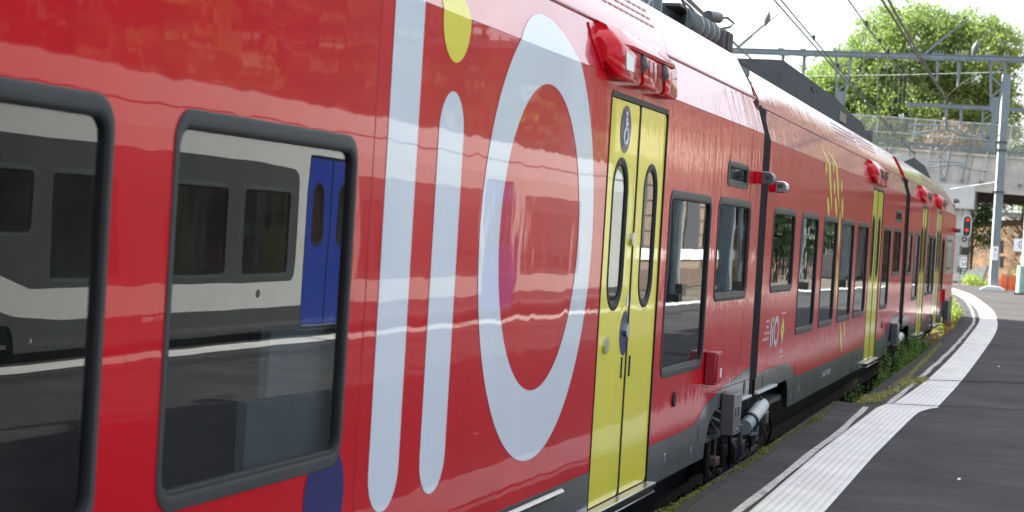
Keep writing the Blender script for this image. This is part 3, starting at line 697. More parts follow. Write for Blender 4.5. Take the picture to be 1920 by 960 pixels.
# gangway
gw = MB()
prof = [(-.012, .93), (-.012, 2.755), (-.088, 3.0), (-.16, 3.0), (-.16, .93)]
gw.loft([[(x, 13.815, z) for x, z in prof], [(x-.070, 14.64, z) for x, z in prof]]).build('gangway_bellows', 'bellows', c1)
MB().box(-.23, -.10, 13.83, 14.60, .80, .97).build('gangway_foot', 'bellows', c1, bevel=.01)
MB().box(-.12, -.095, 13.83, 14.63, 2.735, 2.75).build('gangway_rib', 'rubber', c1)
gi = MB().box(-2.7, -.2, 13.82, 14.62, .8, 3.02).build('gangway_core', 'black', c1)
MB().tube([(-.125, 14.0, 3.0), (-.15, 14.2, 3.05), (-.19, 14.3, 3.10)], .010, 8).build('gangway_hose', 'darkred', c1, smooth=True)
MB().box(-2.6, -.30, 13.9, 14.6, 3.0, 3.33).build('gangway_roof', 'black', c1)
for z_ in (3.05, 3.14, 3.23): MB().box(-.30, -.20-(z_-3)*.25, 14.0, 14.5, z_, z_+.05).build('gangway_bracket', 'boxdark', c1)
# ---- bogies (shared under the joint): wheels, frame, damper
def bogie(loc, rz, label, wheel=True):
    b = empty('bogie', label, 'bogie', loc, rz)
    for y in (-1.25, 1.25):
        for x in (-.72, -2.22):
            m = MB(); n = 32
            ring = lambda r, xx: [(xx, y+r*math.cos(2*math.pi*i/n), .42+r*math.sin(2*math.pi*i/n)) for i in range(n)]
            m.loft([ring(.44, x-.06), ring(.44, x-.04), ring(.41, x-.03), ring(.40, x+.07), ring(.30, x+.07), ring(.28, x+.04), ring(.12, x+.06), ring(.11, x+.12)]); m.build('wheel', 'black', b, smooth=True)
        MB().tube([(-.6, y, .42), (-2.3, y, .42)], .08, 12).build('axle', 'black', b)
        MB().box(-.56, -.38, y-.20, y+.20, .27, .57).build('axle_box', 'black', b, bevel=.03)
        MB().tube([(-.48, y-.1, .55), (-.48, y-.1, .74)], .09, 12).build('spring', 'black', b)
    fr = [(-1.7, .50), (-1.5, .66), (-.6, .68), (-.4, .45), (.4, .45), (.6, .68), (1.5, .66), (1.7, .50), (1.7, .60), (1.5, .78), (.5, .80), (.35, .62), (-.35, .62), (-.5, .80), (-1.5, .78), (-1.7, .60)]
    MB().prism(fr, 'x', -.62, -.44).build('side_frame', 'black', b)
    MB().box(-2.1, -.8, -.3, .3, .35, .7).build('bolster', 'black', b)
    return b
bg1 = bogie((0, 14.2, 0), .004, 'dark bogie under the joint between nearest and second red railcars')
d = MB().tube([(-.06, 13.72, .60), (-.06, 13.95, .655)], .030, 12); 
MB().tube([(-.01, -.42, .62), (-.02, -.10, .642)], .055, 16).build('damper_sleeve', 'galv', bg1, smooth=True)
MB().tube([(-.02, -.12, .64), (-.05, .62, .70)], .056, 20).build('damper', M['galvlight'], bg1, smooth=True)
MB().tube([(-.018, -.16, .637), (-.02, -.10, .641)], .067, 20).build('damper_ring', 'rubber', bg1, smooth=True)
MB().tube([(-.12, -1.1, .80), (-.02, -.5, .64), (-.02, -.45, .50)], .010, 6).tube([(-.14, -1.1, .74), (-.03, -.5, .60)], .010, 6).build('brake_rod', 'galv', bg1, smooth=True)
MB().box(-.10, .0, .55, .68, .56, .66).build('damper_bracket', 'boxgrey', bg1, bevel=.008)
MB().tube([(-.06, .5, .78), (-.03, .72, .7), (0, .85, .50), (-.05, .9, .3)], .012, 8).build('hose', 'rubber', bg1, smooth=True)
MB().tube([(-.06, -.9, .80), (-.04, -.8, .5), (-.10, -.5, .3), (-.15, 0, .28)], .014, 8).build('hose', 'rubber', bg1, smooth=True)
for k in range(9):
    y_ = -1.5+k*.28+random.uniform(-.05, .05); z1_ = random.uniform(.55, .78); x_ = random.uniform(-.16, -.04)
    MB().tube([(x_-.05, y_, z1_), (x_+.02, y_+.05, z1_-.12), (x_, y_+random.uniform(.1, .3), random.uniform(.25, .42)), (x_-.06, y_+random.uniform(.2, .4), random.uniform(.3, .5))], random.choice([.008, .011, .014]), 6).build('hose', random.choice(['rubber', 'boxdark', 'rust']), bg1, smooth=True)
for y_, z_, a_, h_ in ((-.95, .60, .10, .08), (-.62, .45, .14, .10), (-.2, .38, .12, .12), (.22, .50, .08, .10), (.75, .62, .10, .12), (-1.3, .42, .16, .06)):
    MB().box(-.14, -.05, y_, y_+a_, z_, z_+h_).build('bracket', random.choice(['boxgrey', 'boxdark', 'rust']), bg1, bevel=.008)
for y_ in (-.9, -.3, .3): MB().bar((-.10, y_, .34), (-.10, y_+.5, .36), .03).build('linkage', 'rust', bg1)
MB().box(-.3, -.08, -.8, -.2, .30, .52).build('equipment_box', 'black', bg1, bevel=.01)
MB().tube([(-.08, -1.48, .67), (-.08, -1.46, .1)], .02, 8).build('cable_tube', 'black', bg1, smooth=True)
MB().bar((-.05, .1, .52), (-.05, .45, .50), .02).box(-.06, -.04, .43, .46, .44, .56).build('bracket', 'galv', bg1)
# ---- second car
s2, s3 = .0088, .0152
c2 = empty('railcar', 'middle red railcar with yellow wheat-ear strokes and small white logo near its end', 'rail car', (-.0873+s2*14, 0, 0), math.atan(s2), 'cars of the red train')
def D(b): return [(y, z) for y, z in b]
b2 = smooth_pts([(14.63, .955), (16.35, .955), (17.1, .80), (17.3, .795)], 10)+[(24.9, .795)]+smooth_pts([(24.9, .795), (25.6, .84), (26.3, .97), (26.9, 1.03), (27.85, 1.05)], 6)
W2 = [(15.10, 16.38, 1.57, 2.26), (16.77, 18.0, 1.17, 2.26), (18.38, 19.55, 1.17, 2.26), (19.93, 21.15, 1.17, 2.26), (21.50, 22.73, 1.17, 2.26), (24.68, 25.75, 1.18, 2.26), (26.17, 27.37, 1.60, 2.26)]
railcar(c2, 14.65, 27.82, W2, [(23.02, 24.38, .60, 2.67)], [(26.32, 27.2, 2.335, 2.51)], body='red_far', doormat='yellow_far', glass='glass_far', boundary=b2, zb=.55,
        arches=[(14.65, 16.55, .80, 0, .18), (26.1, 27.82, .84, .5, 0)], seams=(16.0, 19.9, 22.4, 25.0), detail=())
pod(c2, 22.72, 24.22, 'red')
vents(c2, 20.15, 22.2, 14); vents(c2, 22.6, 24.6, 14)
side_camera(c2, 14.78, 2.41, True)
stroke = []
def leafshape(pts, w0, w1, w2):
    """thin tapering stroke through pts"""
    n = 14; P = []
    for i in range(n+1):
        t = i/n; k = t*(len(pts)-1); j = min(int(k), len(pts)-2); u = k-j
        y = pts[j][0]*(1-u)+pts[j+1][0]*u; z = pts[j][1]*(1-u)+pts[j+1][1]*u
        w = w0*math.sin(math.pi*min(1, .02+t*.96))**.6
        P.append((y, z, w))
    return [(y-w, z) for y, z, w in P]+[(y+w, z) for y, z, w in P[::-1]]
ST = [([(18.06, 2.915), (18.50, 2.765), (18.93, 2.32)], .085), ([(18.61, 2.935), (19.10, 2.765), (19.53, 2.36)], .085), ([(18.24, 2.775), (18.31, 2.65)], .07), ([(18.81, 2.80), (18.89, 2.68)], .06),
      ([(19.0, 2.62), (19.07, 2.48)], .07), ([(19.61, 2.65), (19.68, 2.52)], .07), ([(18.54, 2.44), (18.70, 2.262)], .09), ([(19.16, 2.47), (19.36, 2.262)], .09), ([(19.77, 2.48), (19.88, 2.262)], .085), ([(19.66, 2.33), (19.74, 1.9)], .07),
      ([(19.68, 1.85), (19.82, 1.35)], .07), ([(20.30, 1.168), (20.60, .84)], .075), ([(20.68, 1.168), (20.79, 1.0)], .06)]
for pts, w in ST: sheet('wheat_stroke', 'wheat', c2, leafshape(pts, w, w, w), (), .002, 0, [((17, FOLD), (21, FOLD))])
# little logo block
def ring_poly(cy, cz, ry, rz): return ellipse(cy, cz, ry, rz, 32)
for a, b, z0, z1 in ((15.30, 15.355, 1.125, 1.372), (15.40, 15.455, 1.125, 1.31)): sheet('logo_letter', 'white', c2, capsule(a, b, z0, z1, 6), (), .002)
sheet('logo_letter_dot', 'wheat', c2, ellipse(15.43, 1.352, .028, .024, 16), (), .002)
sheet('logo_letter', 'white', c2, ring_poly(15.62, 1.25, .13, .128), [ring_poly(15.62, 1.25, .085, .082)], .002)
for s, y_, z_, h in (('SERVICE', 15.04, 1.335, .022), ('PUBLIC', 15.06, 1.29, .022), ('OCCITANIE', 14.96, 1.243, .024), ('TRANSPORTS', 14.90, 1.193, .024)):
    text('small_lettering', s, 'signwhite', c2, y_, z_, h, .0025, 1.5)
sheet('logo_emblem', 'wheat', c2, [(15.98, 1.36), (15.92, 1.29), (15.87, 1.25), (15.92, 1.21), (15.98, 1.12), (16.04, 1.21), (16.09, 1.25), (16.04, 1.29)], [ellipse(15.98, 1.25, .03, .02, 12)], .002)
for s, y_, z_, h in (('LA', 15.93, 1.10, .012), ('REGION', 15.90, 1.065, .02), ('OCCITANIE', 15.90, 1.045, .012)): text('small_lettering', s, 'signwhite', c2, y_, z_, h, .0025, 1.6)
for z_ in (1.385, 1.02): MB().box(.0018, .0026, 15.88, 16.12, z_, z_+.005).build('logo_rule', 'signwhite', c2)
text('fleet_number', 'B 81 719 20', 'signwhite', c2, 19.0, .665, .055, .0035, 1.7)
text('stencil_mark', 'V', 'signwhite', c2, 15.2, .90, .04, .0035); text('stencil_mark', 'V', 'signwhite', c2, 16.72, .62, .04, .0035); text('stencil_mark', 'T', 'signwhite', c2, 17.25, .64, .05, .0035)
MB().box(.0022, .0035, 14.68, 16.35, .918, .924).build('skirt_seam', 'boxdark', c2)
MB().box(.0022, .0035, 16.90, 16.906, .56, .93).build('skirt_seam', 'rubber', c2)
disc(MB(), 15.05, .87, .05, .001, .006, ry=.04).build('skirt_lock', 'boxdark', c2)
MB().box(-.02, .03, 14.67, 15.7, .792, .812).build('skirt_lip', 'galvlight', c2, bevel=.006)
disc(MB(), 25.2, .98, .045, 0, .01).build('round_plug', 'boxdark', c2)
MB().box(.012, .10, 26.5, 26.85, .66, .95).build('junction_box', 'boxgrey', c2, bevel=.006)
for y_ in (15.6, 17.3, 18.9, 20.5, 22.1, 25.1): MB().box(-.7, -.25, y_, y_+.12, .7, 1.72).build('seat_back', 'seat', c2, bevel=.03)
MB().box(-.035, -.028, 24.72, 25.35, 1.24, 1.62).build('blue_poster', M['blue'], c2)
# roof fairing of the second car
fp = [(17.9, 3.42), (17.95, 3.69), (22.3, 3.675), (23.6, 3.62), (25.2, 3.60), (26.0, 3.50), (26.1, 3.42)]
MB().loft([[(-.42, y, z) for y, z in fp], [(-.50, y, z+.006) for y, z in fp], [(-2.3, y, z+.006) for y, z in fp], [(-2.4, y, z) for y, z in fp]]).build('roof_fairing', 'roofgrey', c2)
for y_ in (20.0,): MB().box(-.425, -.41, y_, y_+.22, 3.58, 3.62).build('fairing_louvre', 'black', c2)
MB().box(-.43, -.41, 22.6, 23.3, 3.45, 3.56).build('fairing_box', 'boxgrey', c2)
corrugated(c2, (-.62, 26.2, 3.52), (-.62, 26.95, 3.52), .09, .03, 4)
MB().box(-.9, -.45, 27.0, 27.5, 3.42, 3.62).build('roof_box', 'boxgrey', c2, bevel=.02)
MB().tube([(-.08, 27.85, .90), (-.08, 27.85, .3)], .02, 8)
gw = MB(); gw.loft([[(x, 27.82, z) for x, z in prof], [(x-.004, 28.49, z) for x, z in prof]]).build('gangway_bellows', 'bellows', c2)
MB().box(-2.7, -.2, 27.82, 28.5, .8, 3.02).build('gangway_core', 'black', c2)
bg2 = bogie((-.205, 28.15, 0), .012, 'dark bogie under the joint between middle and farthest red railcars')
MB().tube([(-.03, -.5, .655), (-.03, .4, .69)], .065, 20).build('damper', 'galvlight', bg2, smooth=True)
# ---- third car
c3 = empty('railcar', 'farthest red railcar with the driving cab and two close yellow doors', 'rail car', (-.2037+s3*28, 0, 0), math.atan(s3), 'cars of the red train')
b3 = smooth_pts([(28.5, .98), (29.6, .98), (30.1, .80), (30.3, .795)], 6)+[(38.4, .795), (39.3, .80), (42.7, .80)]
W3 = [(28.62, 29.5, 1.58, 2.25), (30.03, 31.15, 1.18, 2.25), (33.12, 34.25, 1.19, 2.25), (34.33, 35.5, 1.19, 2.25), (37.62, 38.55, 1.19, 2.24)]
railcar(c3, 28.5, 42.6, W3, [(31.47, 32.75, .60, 2.67), (35.85, 37.2, .60, 2.67)], [], body='red_far', doormat='yellow_far', glass='glass_far', boundary=b3, zb=.56,
        arches=[(28.5, 29.9, .82, 0, .15), (39.0, 41.6, .98, .12, .12)], seams=(31, 34.5, 37.8), slant=1.9)
pod(c3, 31.13, 32.63, 'red'); pod(c3, 35.55, 37.05, 'red')
vents(c3, 33.4, 36.6, 12)
sheet('cab_window_surround', 'lightgrey', c3, rrect(39.2, 41.9, 1.5, 2.3, .1), (), .002)
window(c3, 39.5, 41.5, 1.6, 2.22, 'glass_far')
sheet('white_band', 'white', c3, [(32.9, .82), (33.08, .82), (34.2, 2.99), (33.7, 2.99)], [], .0018, 0, [((32, FOLD), (35, FOLD))]) if False else None
for a, b in ((33.0, 33.09), (35.54, 35.8)):
    sheet('white_band', 'white', c3, [(a, .82), (b, .82), (b, 2.98), (a, 2.98)], [], .0018, 0, [((30, FOLD), (38, FOLD))])
MB().box(.004, .06, 38.75, 39.1, .98, 1.22).build('tail_lamp_box', 'red', c3, bevel=.01)
MB().box(-.01, .10, 39.5, 40.6, .5, .98).build('junction_box', 'boxdark', c3, bevel=.01)
MB().tube([(.02, 35.0, .82), (.05, 34.95, .80), (.05, 34.95, .52)], .02, 6).build('step_bar', 'boxdark', c3)
side_camera(c3, 41.9, 2.43, False)
MB().tube([(-.02, 41.3, 3.05), (.05, 41.3, 3.05), (.05, 41.6, 3.03)], .05, 10).build('marker_lamp', 'lens', c3, smooth=True)
MB().box(-.1, .02, 42.3, 42.6, .35, 1.0).build('coupler_fairing', 'boxdark', c3, bevel=.02)
# nose
no_ = MB(); P0 = [(0, .56), (0, 2.76), (-.08, 3.01), (-.5, 3.25), (-1.45, 3.3), (-2.4, 3.25), (-2.82, 3.01), (-2.9, 2.76), (-2.9, .56)]
def ns(y, k, dz): return [(-1.45+(x+1.45)*k, y, .56+(z-.56)*dz) for x, z in P0]
no_.loft([ns(42.55, 1, 1), ns(42.9, .97, .95), ns(43.4, .88, .72), ns(43.7, .75, .5)]).build('cab_nose', 'red', c3, smooth=True)
fp = [(32.4, 3.42), (35.0, 3.63), (38.2, 3.62), (40.6, 3.42)]
MB().loft([[(-.45, y, z) for y, z in fp], [(-.65, y, z+.04) for y, z in fp], [(-2.2, y, z+.04) for y, z in fp], [(-2.4, y, z) for y, z in fp]]).build('roof_fairing', 'roofgrey', c3)
for y_ in (33.2, 34.4, 37.8): MB().box(-.7, -.25, y_, y_+.12, .7, 1.72).build('seat_back', 'seat', c3, bevel=.03)
bogie((-.42, 40.3, 0), .02, 'dark bogie under the driving cab of the farthest red railcar')
# ------------------------------------------------------------------ pale train on the far side of the platform (its length runs the other way)
XO = 6.72
def flip(lst): return [(-b, -a, c, d) for a, b, c, d in lst][::-1]
def grey_car(y0, y1, wins, small, doors, label, band, skirtb, arches=(), cab=False):
    root = empty('railcar', label, 'rail car', (XO, 0, 0), math.pi, 'cars of the pale grey train')
    b = [(-y, z) for y, z in skirtb][::-1]
    railcar(root, -y1, -y0, flip(wins), flip(doors), flip(small), body='lightgrey', doormat='blue', glass='glass', skirt='bandgrey', boundary=b, zb=.58,
            arches=[(-bb, -aa, z, rb, ra) for aa, bb, z, ra, rb in arches][::-1], seams=(), detail=(0,))
    holes = [rrect(-e+.005, -a-.005, c+.005, d-.005, .08) for a, e, c, d in wins]
    for k, bd in enumerate(band): sheet('dark_band', 'bandgrey', root, [(-y, z) for y, z in bd], holes, .0015, 0)
    return root
gb1 = smooth_pts([(13.6, 1.12), (14.2, 1.05), (15.0, .90), (15.8, .86)], 6)+[(40, .86)]
GW = [(13.95, 15.12, 1.62, 2.26), (15.42, 16.75, 1.20, 2.26), (17.85, 19.22, 1.21, 2.25), (19.56, 20.92, 1.21, 2.26), (23.3, 24.6, 1.21, 2.26), (25.0, 26.3, 1.21, 2.26), (26.7, 28.0, 1.21, 2.26), (31.0, 32.3, 1.21, 2.26), (32.6, 33.9, 1.21, 2.26)]
band1 = [(13.62, 1.42), (14.2, 1.38), (15.13, 1.16), (21.0, 1.16)]+[(21.15-.15+.15*math.sin(t), 1.16+.0+.15*(1-math.cos(t))) for t in (.5, 1.0)]+[(21.15, 1.4), (21.15, 2.35), (21.12, 2.44), (21.0, 2.50), (20.0, 2.535), (13.62, 2.535)]
band2 = [(23.0, 1.16), (28.3, 1.16), (28.3, 2.5), (23.0, 2.5)]; band3 = [(30.8, 1.16), (34.2, 1.16), (34.2, 2.5), (30.8, 2.5)]
# bands must fully contain the windows they surround
g1 = grey_car(13.62, 38.0, GW, [], [(21.42, 22.82, .62, 2.66), (28.7, 30.1, .62, 2.66)], 'pale grey railcar with blue doors and dark window band across the platform', [band1, band2, band3], gb1,
              arches=[(13.62, 14.9, .84, 0, .15)])
text('fleet_number', '94 87 05', 'signwhite', g1, -17.72, .785, .055, .004, 1.3)
text('stencil_mark', 'T', 'signwhite', g1, -16.4, .66, .05, .004); text('stencil_mark', 'V', 'signwhite', g1, -15.2, .66, .05, .004)
disc(MB(), -20.1, 1.03, .045, 0, .012).build('round_plug', 'boxdark', g1)
gn = MB(); gn.loft([[(x, y, z) for x, _, z in [(a, 0, c) for a, b, c in ns(0, k, dz)]] for y, k, dz in ((-37.95, 1, 1), (-38.8, .97, .93), (-39.6, .88, .7), (-40.0, .75, .5))]).build('cab_nose', 'lightgrey', g1, smooth=True)
gb2 = [(-4, .86), (11.4, .86)]+smooth_pts([(11.4, .86), (12.2, .92), (13.0, 1.10)], 6)
g2 = grey_car(-3.0, 13.0, [(1.0, 2.3, 1.21, 2.26), (2.7, 4.0, 1.21, 2.26), (4.4, 5.7, 1.21, 2.26), (9.8, 11.1, 1.21, 2.26), (11.5, 12.7, 1.62, 2.26)], [], [(7.2, 8.6, .62, 2.66)], 'pale grey railcar behind the photographer, rearmost of its train',
              [[(-2.98, 1.16), (6.9, 1.16), (6.9, 2.52), (-2.98, 2.52)], [(9.3, 1.16), (11.4, 1.16), (12.98, 1.4), (12.98, 2.52), (9.3, 2.52)]], gb2, arches=[(11.7, 13.0, .84, .15, 0)])
MB().box(-2.6, -.12, -13.64, -12.98, .7, 3.0).build('gangway_bellows', 'bellows', g1)
bogie((XO, 13.3, 0), math.pi, 'dark bogie under the joint of the pale grey train')
# ------------------------------------------------------------------ masts, portals, wires
def pipe(name, pts, r, mat, root, n=8): return MB().tube(pts, r, n).build(name, mat, root, smooth=True)
def vframe(root, x, y, zt, zb, w=.48):
    """V-shaped lattice hanger under a portal beam"""
    m = MB(); a0, a1 = (x, y, zt), (x+.12, y, zb); b0, b1 = (x+w, y, zt), (x+w*.66, y, zb)
    m.bar(a0, a1, .07); m.bar(b0, b1, .07)
    P = lambda p, q, t: tuple(p[i]+(q[i]-p[i])*t for i in range(3))
    for i in range(4):
        t0, t1 = i*.22+.06, (i+1)*.22+.06
        m.bar(P(a0, a1, t0) if i % 2 else P(b0, b1, t0), P(b0, b1, t1) if i % 2 else P(a0, a1, t1), .045)
    return m.build('lattice_hanger', 'galv', root)
def drop(root, x, y, zt, L1):
    m = MB().tube([(x, y, zt), (x, y, zt-L1)], .055, 8); m.tube([(x, y, zt-L1), (x, y, zt-L1-.3)], .04, 8); m.box(x-.16, x+.16, y-.12, y+.12, zt-.02, zt+.03)
    m.build('drop_tube', 'galv', root, smooth=False)
def spike(root, x, y, z):
    MB().box(x-.08, x+.08, y-.05, y+.05, z, z+.04).tube([(x-.05, y, z), (x-.05, y, z+.14)], .015, 5).tube([(x+.05, y, z), (x+.05, y, z+.12)], .015, 5).build('clamp', 'galv', root)
def arm(root, x0, x1, y, z, s=1):
    """registration arm: two bent pipes and an insulator at x1"""
    pipe('registration_arm', [(x0, y, z+.42), (x0+(x1-x0)*.55, y, z+.42), (x0+(x1-x0)*.72, y, z+.05), (x1, y, z)], .035, 'galv', root)
    pipe('registration_arm', [(x0+.15, y, z+.06), (x0+(x1-x0)*.5, y, z+.26), (x0+(x1-x0)*.70, y, z+.03)], .035, 'galv', root)
    MB().tube([(x1-.28, y, z), (x1-.22, y, z), (x1-.2, y, z), (x1-.14, y, z), (x1-.12, y, z)], [.03, .09, .03, .09, .03], 10).build('insulator', 'rust', root, smooth=True)
def portal(y, xl, xr, zl, zr, label, masts=(), extras=None):
    r = empty('catenary_portal', label, 'overhead line portal', (0, 0, 0), group='overhead line portals')
    m = MB(); m.bar((xl, y, zl-.02), (xr, y, zr-.02), .22, .10); m.bar((xl, y, zl+.055), (xr, y, zr+.055), .26, .025); m.bar((xl, y, zl-.095), (xr, y, zr-.095), .26, .025)
    m.build('portal_beam', 'galv', r)
    for x, hgt in masts:
        MB().box(x-.04, x+.04, y-.12, y+.12, -.3, hgt).box(x-.15, x+.15, y-.14, y-.12, -.3, hgt).box(x-.15, x+.15, y+.12, y+.14, -.3, hgt).build('portal_mast', 'galv', r)
    return r
p1 = portal(60, -16, 8.8, 7.93, 7.93, 'nearest overhead line portal, its long beam crossing above the red train', masts=((-15.8, 8.6), (8.6, 8.6)))
for x in (-5.51, -.82): vframe(p1, x, 60, 7.83, 6.3)
for x in (-5.30, -.58): MB().box(x-.1, x+.1, 59.95, 60.05, 6.0, 6.75).build('hanger_plate', 'galv', p1)
for x, l in ((-7.17, .35), (-6.5, .5), (-2.38, .35), (-1.74, .5)): drop(p1, x, 60, 7.83, l)
for x in (-7.25, -6.55, -5.5, -5.0, -2.5, -2.3, -1.8, -1.6, -.85, -.35): spike(p1, x, 60, 8.0)
for x in (-8.64, -2.80):
    MB().bar((x, 60, 8.0), (x+.45, 60, 8.42), .16, .06).bar((x+.4, 60, 8.38), (x+.8, 60, 8.75), .06).bar((x+.75, 60, 8.70), (x+1.25, 60, 9.12), .035).build('earth_wire_bracket', 'galv', p1)
for x, z in ((-7.80, 8.72), (-1.35, 7.95)):
    MB().tube([(x-.03, 60, z), (x, 60, z+.05), (x+.04, 60, z+.16), (x+.07, 60, z+.32), (x+.09, 60, z+.44), (x+.10, 60, z+.52)], [.05, .05, .10, .10, .035, .012], 10).build('line_insulator', 'insul', p1, smooth=True)
p2 = portal(82, -5.25, 8.4, 8.08, 7.95, 'second overhead line portal, half beam carried by the tall grey mast', masts=((8.0, 8.4),))
vframe(p2, -2.15, 82, 7.95, 6.3)
MB().box(-1.75, -1.45, 81.95, 82.05, 7.5, 8.2).box(-1.78, -1.56, 81.95, 82.05, 6.3, 7.6).build('hanger_plate', 'galv', p2)
for x, l in ((-3.62, .6), (-3.0, .7)): drop(p2, x, 82, 7.98, l)
arm(p2, -5.16, -1.69, 82, 6.78); 
p3 = portal(111, -9.9, 4, 8.1, 7.45, 'farthest overhead line portal, thin beam in front of the concrete bridge', masts=((3.9, 8.0),))
for x in (-5.9,): vframe(p3, x, 111, 7.9, 5.9, .6)
for x in (-7.6, -8.9): drop(p3, x, 111, 7.95, .6)
arm(p3, -6.6, -3.2, 111, 6.6)
arm(p3, -9.6, -6.8, 111, 6.55)
# mast in front of the bridge
ms = empty('catenary_mast', 'tall grey steel mast with a white notice on the platform', 'mast', (0, 0, 0))
MB().prism([(-1.06, 74.86), (-.80, 74.86), (-.80, 75.2), (-1.11, 75.2), (-1.11, 74.93)], 'z', .62, 8.83).build('mast_column', 'galv', ms)
MB().prism([(-1.062, 74.85), (-1.112, 74.92), (-1.120, 74.92), (-1.070, 74.85)], 'z', .62, 8.80).build('mast_sunlit_edge', 'galvlight', ms)  # paler strip over the chamfer, sunlight on the mast edge put into its colour
MB().prism([(-1.42, .55), (-.52, .55), (-.52, .62), (-.72, .74), (-1.18, .74), (-1.42, .62)], 'y', 74.6, 75.5).build('mast_foot', 'concretepale', ms, bevel=.02)
nb = MB().box(-1.06, -.84, 74.835, 74.858, 1.73, 2.26).build('notice_board', 'signwhite', ms)
MB().tube([(-.95+.05*math.cos(t), 74.832, 2.13+.05*math.sin(t)) for t in np.linspace(0, 2*math.pi, 17)], .006, 5).bar((-.95, 74.832, 2.09), (-.93, 74.832, 2.17), .02).build('notice_symbol', 'signblack', nb)
for z in (1.84, 1.90, 1.96): MB().box(-1.02, -.88, 74.832, 74.834, z, z+.012).build('notice_text_line', 'boxgrey', nb)
for z in (6.2, 5.9, 4.3): MB().box(-1.2, -.76, 74.8, 75.25, z, z+.06).build('mast_clamp', 'boxdark', ms)
MB().box(-.78, -.66, 74.9, 75.1, 2.0, 2.5).build('switch_box', 'rust', ms); MB().box(-.77, -.62, 74.9, 75.1, 1.45, 1.9).build('switch_box', 'boxdark', ms)
# wires: one object each
def wire(name, label, pts, r=.012, mat='wire', grp='overhead wires', drops=None):
    root = empty(name, label, 'overhead wire', (0, 0, 0), group=grp)
    pipe('wire', pts, r, mat, root, 6)
    if drops:
        for i, (a, b) in enumerate(drops):
            pipe('dropper', [a, b], .009, mat, root, 4); MB().box(b[0]-.03, b[0]+.03, b[1]-.05, b[1]+.05, b[2]-.05, b[2]+.05).build('dropper_clip', 'rubber', root)
    return root
def px(x, y, Y):
    """point at distance Y down the line seen at photo pixel x, y (used once to lay out the wires)"""
    v = f_ + r_*((x-960)/F) - u_*((y-480)/F); t = Y/v.y; return (CX+t*v.x, Y, CZ+t*v.z)
def seg(a, b, n=8, sag=.0):
    a = Vector(a); b = Vector(b); return [tuple(a.lerp(b, i/n)-Vector((0, 0, sag*4*(i/n)*(1-i/n)))) for i in range(n+1)]
def ext(a, b, k): return tuple(a[i]+(a[i]-b[i])*k for i in range(3))
a, b = px(1452, 0, 36), px(1715, 290, 111)
for dx, dz, lab in ((0, 0, 'left contact wire of the pair sloping over the middle railcar'), (.10, .03, 'right contact wire of the pair sloping over the middle railcar')):
    A = (a[0]+dx, a[1], a[2]+dz); B = (b[0]+dx*.5, b[1], b[2]+dz)
    pts = seg(ext(A, B, .35), A, 2)+seg(A, B, 10, .10)[1:]
    dr = [((Vector(A).lerp(Vector(B), t)+Vector((0, 0, 2.4*(1-t)+.3)))[:], Vector(A).lerp(Vector(B), t)[:]) for t in (.10, .2, .32, .45, .6, .75)] if dx else None
    wire('contact_wire', lab, pts, .019, drops=dr)
a, b = px(1591, 0, 38), px(1714, 160, 82)
dr = []
for t in (.15, .3, .42, .53, .63, .72, .8, .9):
    q = Vector(a).lerp(Vector(b), t); dr.append((tuple(q), tuple(q-Vector((0, 0, 1.2)))))
wr = wire('messenger_wire', 'single messenger wire with beaded droppers crossing the tree', seg(ext(a, b, .3), a, 2)+seg(a, b, 10, .08)[1:], .018)
for (p, q) in dr: pipe('dropper', [p, q], .009, 'wire', wr, 4); MB().box(p[0]-.035, p[0]+.035, p[1]-.05, p[1]+.05, p[2]-.06, p[2]+.05).build('dropper_clip', 'rubber', wr)
a, b = px(1654, 0, 34), px(1773, 183, 82)
for dx, lab in ((0, 'left cable of the thick pair running steeply down to the second portal'), (.11, 'right cable of the thick pair running steeply down to the second portal')):
    A = (a[0]+dx, a[1], a[2]); B = (b[0]+.02*(dx > 0), b[1], b[2]); wr = wire('messenger_wire', lab, seg(ext(A, B, .3), A, 2)+seg(A, B, 8, .05)[1:], .026)
    if dx:
        pipe('dropper', [b, px(1776, 245, 82)], .02, 'wire', wr)
        MB().box(*[v for c_, w_ in zip(Vector(a).lerp(Vector(b), .42), (.08, .15, .06)) for v in (c_-w_, c_+w_)]).build('dropper_clip', 'rubber', wr)
a, b = px(1291, 0, 22), px(1411, 113, 60)
wire('feeder_cable', 'thick feeder cable passing behind the roof insulators of the nearest railcar', seg(ext(a, b, .1), b, 6), .028)
a, b = px(1294, 0, 22), px(1416, 117, 60)
wire('feeder_cable', 'thinner feeder cable just beside the thick one above the nearest railcar', seg(ext(a, b, .1), b, 6), .014)
wire('earth_wire', 'pale thin wire stretched level across the tree below the nearest portal beam', [px(1500, 143, 62), px(1700, 140, 61), px(1890, 135, 60)], .009, 'galvlight')
wire('stay_wire', 'white stay wire from the grey mast down to the left before the bridge', [px(1782, 354, 84), px(1868, 341, 75)], .006, 'signwhite')
wire('tie_rod', 'rusty insulated tie rod angled from hanger down to left of second portal', [px(1808, 152, 78), px(1773, 183, 82), px(1720, 160, 82)], .010, 'rust')
wire('tie_rod', 'rusty stay tube leaning right in front of the bridge parapet mesh', [px(1755, 300, 100), px(1795, 250, 100)], .035, 'rust')
